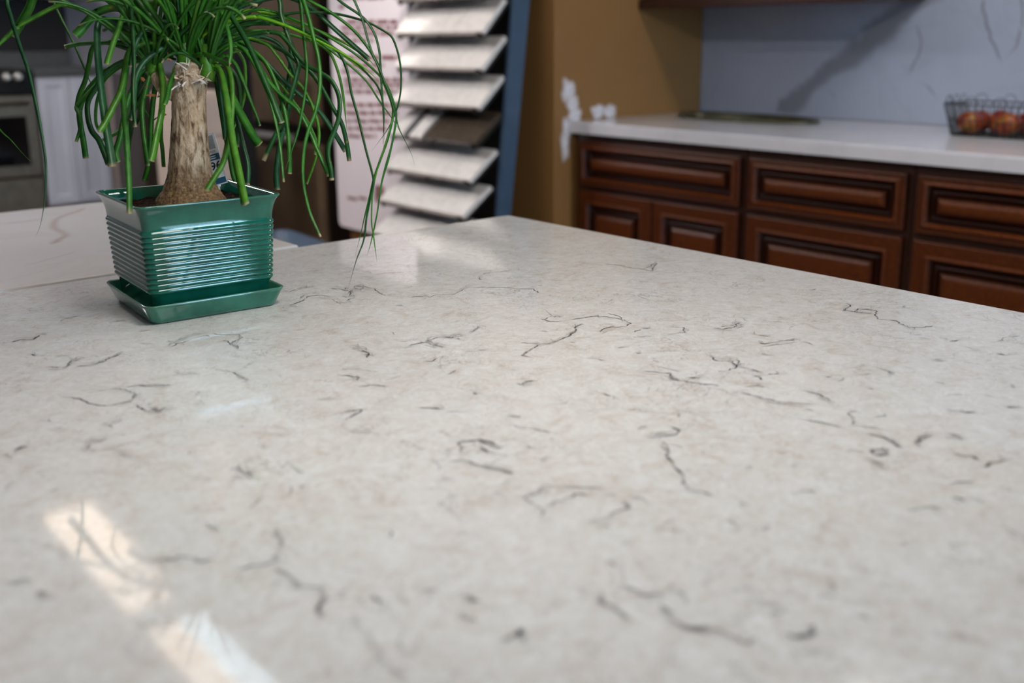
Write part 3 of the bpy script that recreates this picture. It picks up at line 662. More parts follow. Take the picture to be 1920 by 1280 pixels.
apple((3.652, 1.708, 0.967), 0.043, (0.5, 0.3, 1), 'orange and yellow apple at the left end of the wire basket')
apple((3.715, 1.630, 0.970), 0.044, (-0.4, 0.6, 2), 'dark red apple in the middle of the basket, partly behind an orange-red one')
apple((3.648, 1.572, 0.968), 0.044, (0.2, -0.5, 4), 'orange-red apple at the front of the basket right of the dark one')
apple((3.742, 1.712, 0.966), 0.042, (0.3, 0.1, 5), 'red apple at the back of the basket behind the leftmost one')
apple((3.650, 1.476, 0.967), 0.043, (0.1, 0.2, 3), 'pale apple at the right edge of the photo inside the basket')
apple((3.740, 1.545, 0.966), 0.043, (0.6, 0.2, 1.5), 'apple at the back of the basket behind the orange-red one')

# ------------------------------------------------------------------ display rack of stone samples
RY0, RY1 = 3.30, 3.93
ROWX = [2.722, 2.715, 2.707, 2.687, 2.664, 2.633, 2.593, 2.549, 2.50]
ROWZ = [1.434, 1.284, 1.136, 0.979, 0.833, 0.680, 0.534, 0.386, 0.236]
rk = thing('sample_rack', 'leaning black and slate blue display rack of stone samples beyond the island corner', 'display rack', (2.70, 3.615, 0))
def side(y0, y1):
    bm = B(); P = [(2.690, 0), (2.758, 0), (2.822, .535), (2.934, 1.42), (2.972, 1.75), (2.884, 1.75), (2.846, 1.42), (2.747, .535)]
    A = [bm.verts.new((x-2.70, y0-3.615, z)) for x, z in P]; C = [bm.verts.new((x-2.70, y1-3.615, z)) for x, z in P]; n = len(P)
    for k in range(n): bm.faces.new((A[k], A[(k+1) % n], C[(k+1) % n], C[k]))
    bm.faces.new(A[::-1]); bm.faces.new(C); bmesh.ops.recalc_face_normals(bm, faces=bm.faces[:])
    return bm
link('side_panel', side(3.272, 3.292), M['blue'], rk); link('side_panel', side(3.935, 3.955), M['blue'], rk)
bm = B(); P = [(2.735, 0), (2.755, 0), (2.818, .535), (2.930, 1.42), (2.965, 1.75), (2.945, 1.75), (2.910, 1.42), (2.798, .535)]
A = [bm.verts.new((x-2.70, 3.293-3.615, z)) for x, z in P]; C = [bm.verts.new((x-2.70, 3.934-3.615, z)) for x, z in P]; n = len(P)
for k in range(n): bm.faces.new((A[k], A[(k+1) % n], C[(k+1) % n], C[k]))
bm.faces.new(A[::-1]); bm.faces.new(C); bmesh.ops.recalc_face_normals(bm, faces=bm.faces[:]); link('back_panel', bm, M['rackblack'], rk)
bm = B(); box(bm, -0.32, 0.07, -0.34, 0.34, 0.0, 0.035, 0.004); link('foot', bm, M['rackblack'], rk)
ORD = ['top', 'second', 'third', 'fourth', 'fifth', 'sixth', 'lowest']
SGRP = 'stone samples on the display rack'
for i, (x, z) in enumerate(zip(ROWX, ROWZ)):
    f = max(0, min(1, (i-1)/5)); dx = .122+(.155-.122)*f; dz = .134+(.112-.134)*f
    ang = math.atan2(dz, dx); L = math.hypot(dx, dz)
    Mx = Matrix.Translation((x, 0, z)) @ Matrix.Rotation(-ang, 4, 'Y')
    bm = B()
    box(bm, 0.0, L+0.03, 3.296-3.615, 3.931-3.615, -0.010, -0.0025, 0, mi=0, M=Matrix.Translation((-2.70, 0, 0)) @ Mx)
    box(bm, -0.012, -0.002, 3.62-3.615-.30, 3.64-3.615-.30, -0.010, 0.016, 0, M=Matrix.Translation((-2.70, 0, 0)) @ Mx)
    bmesh.ops.remove_doubles(bm, verts=bm.verts[:], dist=1e-6)
    for k in range(3): box(bm, -0.012, 0.002, -0.30+0.29*k, -0.28+0.29*k, -0.0100, -0.0026, 0, M=Matrix.Translation((-2.70, 0, 0)) @ Mx)
    link('ledge', bm, M['rackblack'], rk)
    if i in (0, 1, 5): pieces = [(3.302, 3.50, 'sample', 'right'), (3.504, 3.928, 'sample', 'left')]
    elif i == 4: pieces = [(3.302, 3.655, 'sample_dark', ''), (3.685, 3.775, 'sample', 'right'), (3.83, 3.928, 'sample', 'left')]
    elif i == 8: continue
    else: pieces = [(3.302, 3.928, 'sample', '')]
    for a, b, m, s in pieces:
        bm = B(); box(bm, 0.0, L, -(b-a)/2, (b-a)/2, 0.0, 0.022, 0.002)
        o = link('stone_sample', bm, M[m]); o.matrix_world = Matrix.Translation((0, (a+b)/2, 0)) @ Mx
        if i == 0: lab = 'cream stone sample cut off by the top of the photo, %s half of its ledge' % s
        else:
            row = ORD[i-1]
            if m == 'sample_dark': lab = 'dark brown stone sample, the only dark one on the rack'
            elif i == 4: lab = 'narrow cream stone strip %s the dark sample' % ('just left of' if s == 'right' else 'at the far left, second from')
            elif s: lab = 'cream stone sample, %s piece on the %s ledge in view' % (s, row)
            else: lab = 'wide cream stone sample alone on the %s ledge in view' % row
        tag(o, lab, 'stone sample', SGRP)

# ------------------------------------------------------------------ white sign board left of the rack
sg = thing('sign_board', 'white sign board with maroon paragraphs of print left of the rack', 'sign', (2.80, 4.29, 0))
def rrect(bm, y0, y1, z0, z1, x0, x1, rad):
    pts = []
    for q, (cy_, cz_) in enumerate(((y1-rad, z1-rad), (y0+rad, z1-rad), (y0+rad, z0+rad), (y1-rad, z0+rad))):
        for k in range(7):
            a = math.pi/2*(q+k/6); pts.append((cy_+rad*math.cos(a), cz_+rad*math.sin(a)))
    A = [bm.verts.new((x0, y, z)) for y, z in pts]; C = [bm.verts.new((x1, y, z)) for y, z in pts]; n = len(pts)
    for k in range(n): bm.faces.new((A[k], A[(k+1) % n], C[(k+1) % n], C[k]))
    bm.faces.new(A[::-1]); bm.faces.new(C); bmesh.ops.recalc_face_normals(bm, faces=bm.faces[:])
bm = B(); rrect(bm, -0.325, 0.36, 0.305, 1.75, 0, 0.02, 0.035); link('panel', bm, M['sign'], sg)
bm = B(); box(bm, 0.021, 0.06, -0.25, 0.28, 0.0, 1.2, 0.003); box(bm, -0.10, 0.20, -0.27, 0.30, 0.0, 0.03, 0.003)
bmesh.ops.remove_doubles(bm, verts=bm.verts[:], dist=1e-6); link('stand', bm, M['floor'], sg)
def sign_line(x0, x1, y, hgt):
    """one line of print: a row of word-length strokes"""
    bm = B(); x = x0; first = None
    while x < x1:
        wl = random.uniform(9, 26); e = min(x+wl, x1)
        a = on_x(x, y, 2.80); b = on_x(e, y, 2.80)
        vs = box(bm, -0.0012, -0.0002, min(a.y, b.y)-4.29, max(a.y, b.y)-4.29, (a.z+b.z)/2-hgt/2, (a.z+b.z)/2+hgt/2)
        if first is not None: bm.edges.new((first, vs[0]))
        first = vs[0]; x = e+3.5
    link('text_line', bm, M['signink'], sg)
for (a, b, y, h) in ((634, 720, -4, .018), (636, 646, 13, .02), (650, 745, 41, .020), (640, 748, 52, .018), (640, 738, 63, .018), (640, 700, 76, .018), (650, 748, 108, .022), (645, 720, 122, .020), (640, 715, 134, .016),
                     (645, 755, 150, .020), (645, 752, 160, .016), (648, 757, 172, .018), (648, 740, 197, .020), (648, 745, 212, .020), (650, 730, 227, .018), (650, 728, 241, .018), (652, 705, 255, .016), (652, 688, 372, .016)):
    sign_line(a, b, y, h)
bm = B(); a = on_x(712, 366, 2.80); rrect(bm, a.y-4.29-.045, a.y-4.29+.045, a.z-.04, a.z+.05, -0.0014, -0.0002, 0.02); link('emblem', bm, M['signink'], sg)

# ------------------------------------------------------------------ refrigerator and the things left of it
fr = thing('refrigerator', 'dark bronze refrigerator with a freezer drawer behind the grassy leaves', 'refrigerator', (2.90, 5.62, 0))
bm = B(); box(bm, 0.03, 0.72, -0.66, 0.66, 0.03, 1.85, 0.006); link('body', bm, M['bronze_dark'], fr)
bm = B(); box(bm, -0.03, 0.029, -0.655, 0.45, 0.80, 1.845, 0.012, 3); link('door', bm, M['bronze'], fr)
bm = B(); box(bm, -0.03, 0.029, -0.655, 0.655, 0.06, 0.70, 0.012, 3); link('freezer_drawer', bm, M['bronze'], fr)
bm = B(); box(bm, -0.03, 0.029, 0.46, 0.655, 0.80, 1.845, 0.012, 3); link('side_door', bm, M['bronze_dark'], fr)
bm = B(); tube(bm, [(-0.05, -0.42, 0.725), (-0.065, -0.35, 0.725), (-0.065, 0.55, 0.725), (-0.05, 0.62, 0.725)], 0.026, 10)
for y in (-0.36, 0.56): tube(bm, [(-0.06, y, 0.725), (0.03, y, 0.74)], 0.010, 8)
link('handle', bm, M['steel'], fr)

bc = thing('black_cabinet', 'tall narrow black cabinet just left of the bronze refrigerator', 'cabinet', (2.47, 4.90, 0))
bm = B(); box(bm, -0.095, 0.0, 0.0, 0.4, 0.0, 1.33, 0.005); link('body', bm, M['bronze_dark'], bc)
bm = B(); box(bm, -0.092, -0.003, -0.018, -0.001, 0.06, 1.31, 0.004); link('door', bm, M['black'], bc)

ch = thing('beige_chest', 'low beige chest with drawers behind the palm trunk', 'chest', (2.02, 4.95, 0))
bm = B(); box(bm, 0.058, 0.345, 0.0, 0.30, 0.0, 1.02, 0.006); link('body', bm, M['beige'], ch)
for z0, z1 in ((0.80, 1.0), (0.56, 0.79), (0.32, 0.55), (0.06, 0.31)):
    bm = B(); box(bm, 0.062, 0.34, -0.016, -0.001, z0, z1, 0.004); link('drawer_front', bm, M['beige'], ch)
tp = thing('taupe_cabinet', 'dark taupe cabinet between the white doors and the beige chest', 'cabinet', (1.975, 5.45, 0))
bm = B(); box(bm, 0.105, 0.33, 0.0, 0.35, 0.0, 1.10, 0.006); link('body', bm, M['taupe'], tp)
bm = B(); box(bm, 0.11, 0.325, -0.016, -0.001, 0.05, 1.08, 0.004); link('door', bm, M['taupe'], tp)

bb = thing('storage_bin', 'slate blue bin on the floor between the green pot and the refrigerator', 'bin', (2.30, 4.35, 0))
bb.location = (1.885, 3.77, 0); bb.rotation_euler = (0, 0, R(-5))
bm = B(); rg = []
for h, z in ((.17, 0.0), (.19, .02), (.215, .44), (.225, .45), (.225, .465), (.20, .465), (.18, .05)): rg.append(sq_ring(h, .05, z, 5))
loft(bm, rg); link('tub', bm, M['blue_bin'], bb)

# range and white cabinets on the display plinth at the far left
PZ = 0.262
pl = tag(boxed('display_plinth', (-2.3, 2.17, 5.96, 6.84, 0.0, PZ), M['grey_stone'], bev=0.004), 'grey display plinth under the range and white cabinets at far left', 'plinth')
rg_ = thing('kitchen_range', 'steel range with black oven window at the left edge of the photo', 'oven', (1.345, 6.0, PZ))
def P6(dims, name, m, parent, bev=0.004): 
    bm = B(); box(bm, *dims, bev=bev); return link(name, bm, m, parent)
P6((-0.38, 0.38, 0.0, 0.66, 0.0, 0.855), 'body', M['black'], rg_)
P6((-0.38, 0.38, -0.03, -0.001, 0.735, 0.86), 'control_panel', M['black'], rg_)
for k in range(5):
    x = 0.298-0.059-k*0.118 if k else 0.298
for x in (0.298, 0.240, 0.10, -0.04, -0.18, -0.30):
    bm = B(); lathe(bm, [(0.022, 0), (0.022, 0.006), (0.018, 0.010), (0.017, 0.03), (0.012, 0.033)], 20, Matrix.Translation((x, -0.0305, 0.825)) @ Matrix.Rotation(R(90), 4, 'X')); link('knob', bm, M['steel'], rg_)
dr = P6((-0.375, 0.375, -0.035, -0.001, 0.285, 0.725), 'oven_door', M['oven_steel'], rg_, 0.008)
P6((-0.32, 0.315, -0.040, -0.0355, 0.35, 0.615), 'oven_window', M['blackglass'], dr, 0.002)
bm = B(); tube(bm, [(-0.33, -0.075, 0.685), (0.33, -0.075, 0.685)], 0.013, 10)
for x in (-0.3, 0.3): tube(bm, [(x, -0.075, 0.685), (x, -0.034, 0.685)], 0.008, 8)
link('door_handle', bm, M['oven_steel'], dr)
P6((-0.375, 0.375, -0.03, -0.001, 0.08, 0.275), 'warming_drawer', M['oven_steel'], rg_, 0.006)
P6((-0.37, 0.37, -0.004, -0.001, 0.0, 0.075), 'kick_plate', M['black'], rg_, 0.001)

wc = thing('base_cabinet', 'white two-door base cabinet right of the range', 'cabinet', (1.94, 6.0, PZ))
P6((-0.205, 0.21, 0.0, 0.66, 0.10, 0.822), 'carcass', M['white_cab_w'], wc)
P6((-0.205, 0.21, 0.05, 0.66, 0.0, 0.10), 'toe_kick', M['grey_stone'], wc, 0.001)
for a, b in ((-0.203, -0.034), (-0.030, 0.158)):
    bm = B(); loops = []
    for ins, h in [(0, 0), (0, .016), (.003, .019), (.045, .019), (.048, .012), (.06, .012)]:
        loops.append([bm.verts.new((x, -0.001-h, z)) for x, z in ((a+ins, 0.115+ins), (b-ins, 0.115+ins), (b-ins, 0.815-ins), (a+ins, 0.815-ins))])
    for q, r_ in zip(loops, loops[1:]):
        for k in range(4): bm.faces.new((q[k], q[(k+1) % 4], r_[(k+1) % 4], r_[k]))
    bm.faces.new(loops[-1]); bm.faces.new(loops[0][::-1]); bmesh.ops.recalc_face_normals(bm, faces=bm.faces[:]); link('door', bm, M['white_cab'], wc)
tag(boxed('stone_countertop', (1.727, 2.165, 5.97, 6.68, 1.086, 1.128), M['grey_stone']), 'grey stone counter over the white two-door cabinet', 'countertop')
tag(boxed('stone_upstand', (-0.3, 2.165, 6.69, 6.84, 0.3, 1.215), M['grey_stone']), 'grey stone upstand behind the range and white cabinet', 'backsplash')
tag(boxed('tiled_panel', (-0.6, 2.165, 6.70, 6.838, 1.217, 1.52), M['dark_splash']), 'dark brown wall panel above the range at far left', 'wall panel')
tag(boxed('white_shelf', (-0.6, 2.30, 6.45, 6.84, 1.522, 1.60), M['white_cab']), 'white shelf edge along the top of the dark wall panel', 'shelf')

# ------------------------------------------------------------------ pot, saucer
PC = Vector((0.5555, 1.3095, 0.92)); PROT = R(-4.5)
sc = []
for h, rad, z in ((.079, .010, .0), (.083, .012, .0015), (.0855, .012, .006), (.0915, .012, .0215), (.0935, .012, .0255), (.0925, .011, .0268), (.0900, .010, .0255), (.0860, .010, .012), (.082, .010, .008)):
    sc.append(sq_ring(h, rad, z))
bm = B(); loft(bm, sc); sau = link('saucer', bm, M['glaze_pale'], None, True); sau.location = PC; sau.rotation_euler = (0, 0, PROT)
tag(sau, 'square green glazed saucer under the pot on the cream top', 'saucer')

plant = thing('potted_palm', 'ponytail palm with grassy leaves in a square green ribbed glazed pot', 'potted plant', PC, PROT)
rings = [sq_ring(h, .012, z) for h, z in ((.070, .0085), (.076, .010), (.0785, .016), (.0795, .034), (.0815, .0365))]
NR = 12; Z0, Z1 = .0375, .1185
for i in range(NR*10+1):
    t = i/(NR*10); z = Z0+(Z1-Z0)*t; h = .0820+(.0862-.0820)*t
    rings.append(sq_ring(h+0.0017*abs(math.sin(math.pi*NR*t))**0.75, .012, z))
for h, z in ((.0858, .1195), (.0858, .1225), (.0866, .130), (.0884, .138), (.0912, .145), (.0938, .1492), (.0950, .1506), (.0950, .1520), (.0940, .1528), (.0915, .1526), (.0895, .1510), (.0870, .146), (.0845, .138), (.0825, .126), (.0815, .118)):
    rings.append(sq_ring(h, .012 if h > .09 else .010, z))
bm = B(); loft(bm, rings); link('pot', bm, M['glaze'], plant, True)
# soil: bumpy sheet with perlite flecks
bm = B(); n = 46; hs = .0822; grid = []
for i in range(n+1):
    row = []
    for j in range(n+1):
        x, y = -hs+2*hs*i/n, -hs+2*hs*j/n
        z = .137+0.0045*noise.noise(Vector((x*60, y*60, 0)))+0.003*noise.noise(Vector((x*170, y*170, 2)))+0.006*math.exp(-((x*x+y*y)/.045**2))
        row.append(bm.verts.new((x, y, z)))
    grid.append(row)
for i in range(n):
    for j in range(n): bm.faces.new((grid[i][j], grid[i+1][j], grid[i+1][j+1], grid[i][j+1])).smooth = True
soil = link('soil', bm, M['soil'], plant); soil['kind'] = 'stuff'

# ------------------------------------------------------------------ the palm: trunk, buds, leaves
inv = (Matrix.Translation(PC) @ Matrix.Rotation(PROT, 4, 'Z')).inverted()
bm = B()
prof = [(-.010, .046), (.000, .0455), (.006, .044), (.012, .0400), (.020, .0350), (.030, .0312), (.045, .0280), (.065, .0255), (.090, .0234), (.115, .0220), (.135, .0214), (.148, .0222), (.158, .0232), (.168, .0226), (.176, .0212), (.183, .0185), (.187, .010)]
prof = [(z, r) for z, r in prof]
def prof_r(z):
    for (za, ra), (zb, rb) in zip(prof, prof[1:]):
        if za <= z <= zb: t = (z-za)/(zb-za); return ra+(rb-ra)*t
    return prof[-1][1]
rings = []; NT = 110; NA = 96
for i in range(NT+1):
    z = prof[0][0]+(prof[-1][0]-prof[0][0])*i/NT; r0 = prof_r(z); ring = []
    cx = 0.010*(max(0, z)/.18)**1.3; cy_ = -0.004*(max(0, z)/.18)
    for k in range(NA):
        a = 2*math.pi*k/NA; d = Vector((math.cos(a), math.sin(a), 0))
        v1 = noise.noise(Vector((d.x*5, d.y*5, z*9)))        # vertical ridges
        v2 = noise.noise(Vector((d.x*11, d.y*11, z*70)))
        v3 = noise.noise(Vector((d.x*24, d.y*24, z*500)))
        low = max(0, 1-z/.045); up = max(0, min(1, (z-.125)/.02))
        rr = r0*(1+0.055*v1*(1-up)+0.035*v2*(1-.5*up)+(0.02+0.05*low)*v3*(1-up)+0.018*up*math.sin(z*1400))
        ring.append(bm.verts.new((cx+rr*d.x, cy_+rr*d.y, z)))
    rings.append(ring)
for i in range(NT):
    for k in range(NA): bm.faces.new((rings[i][k], rings[i][(k+1) % NA], rings[i+1][(k+1) % NA], rings[i+1][k])).smooth = True
bm.faces.new(rings[0][::-1]); bm.faces.new(rings[-1])
trunk = link('trunk', bm, M['bark'], plant); trunk.location = (.0040, -.0030, .137)

D0 = (Vector((0.563, 1.303, 1.23))-CAM_POS).dot(CF)
HEADS = {'m': (348, 118), 'l': (288, 128), 'r': (388, 138)}
def green_bud(px, r, h, dd, name='bud'):
    p = at_depth(px[0], px[1], D0+dd)
    bm = B(); lathe(bm, [(r*0.9, -h*0.35), (r*1.1, 0), (r*1.0, h*.35), (r*.7, h*.8), (r*.25, h*1.25)], 14)
    o = link(name, bm, M['leaf_light'], plant); o.matrix_parent_inverse = inv; o.location = p; return o
for k, (hd, dd) in enumerate((('m', -.004), ('r', .0), ('l', .004))): green_bud(HEADS[hd], .010, .030, dd)
# the side branch that carries the left head
bm = B(); a = at_depth(330, 175, D0); b = at_depth(308, 162, D0+.004); c = at_depth(292, 140, D0+.004)
tube(bm, spline([inv @ a, inv @ b, inv @ c], 5), [.012, .012, .0115, .011, .011, .011, .0105, .010, .010, .0095, .009], 12); link('side_branch', bm, M['bark'], plant)

LEAVES = []
def leaf_mesh(P, W, tipkind, seed, fold=0.35, twist=0.0):
    """closed thin blade with a shallow keel; P world points, W half widths"""
    bm = B(); tl = bm.verts.layers.float.new('tip'); N = len(P); rows = []
    for i, p in enumerate(P):
        t = (P[min(i+1, N-1)]-P[max(i-1, 0)]).normalized()
        v = (p-CAM_POS).normalized(); s = t.cross(v)
        if s.length < 1e-3: s = t.cross(Vector((0, 0, 1)))
        s.normalize(); up = s.cross(t).normalized()
        if up.z < 0: up = -up
        tw = twist*math.sin(i/N*3+seed)
        s2 = s*math.cos(tw)+up*math.sin(tw); u2 = up*math.cos(tw)-s*math.sin(tw)
        w_ = W[i]; th = min(0.00035, w_*0.3)
        pts = [p-s2*w_, p-u2*w_*fold+u2*th, p+s2*w_, p-u2*w_*fold-u2*th]
        row = [bm.verts.new(inv @ q) for q in pts]
        u = i/(N-1)
        for r_ in row: r_[tl] = 0.0 if not tipkind else max(0.0, min(1.0, (u-(1-.016))/.008)) if tipkind == 'cut' else max(0.0, min(.7, (u-.96)/.05))
        rows.append(row)
    for a, b in zip(rows, rows[1:]):
        for k in range(4): bm.faces.new((a[k], a[(k+1) % 4], b[(k+1) % 4], b[k])).smooth = True
    bm.faces.new(rows[0][::-1]); bm.faces.new(rows[-1])
    bmesh.ops.recalc_face_normals(bm, faces=bm.faces[:])
    return bm
def px_leaf(pts, w0, w1, dd, m, tip='cut', head='m', d0=0.0, pw=1.0, seed=0):
    """blade traced in the photo: pixel path, widths in pixels, depth change towards the tip in metres"""
    S = spline([Vector((x, y, 0)) for x, y in pts], 7); L = [0]
    for a, b in zip(S, S[1:]): L.append(L[-1]+(b-a).length)
    P = []; W = []
    for s, l in zip(S, L):
        u = l/L[-1]; D = D0+d0+dd*(u**pw); P.append(at_depth(s.x, s.y, D))
        wp = (w0+(w1-w0)*u)*(0.55+0.45*min(1, u*5))*0.5
        if tip == 'pt': wp *= max(0.12, min(1, (1-u)*7)) if u > .85 else 1
        W.append(wp*D/FPX)
    LEAVES.append(link('leaf', leaf_mesh(P, W, tip, seed, twist=0.25), M['leaf_'+m], plant))
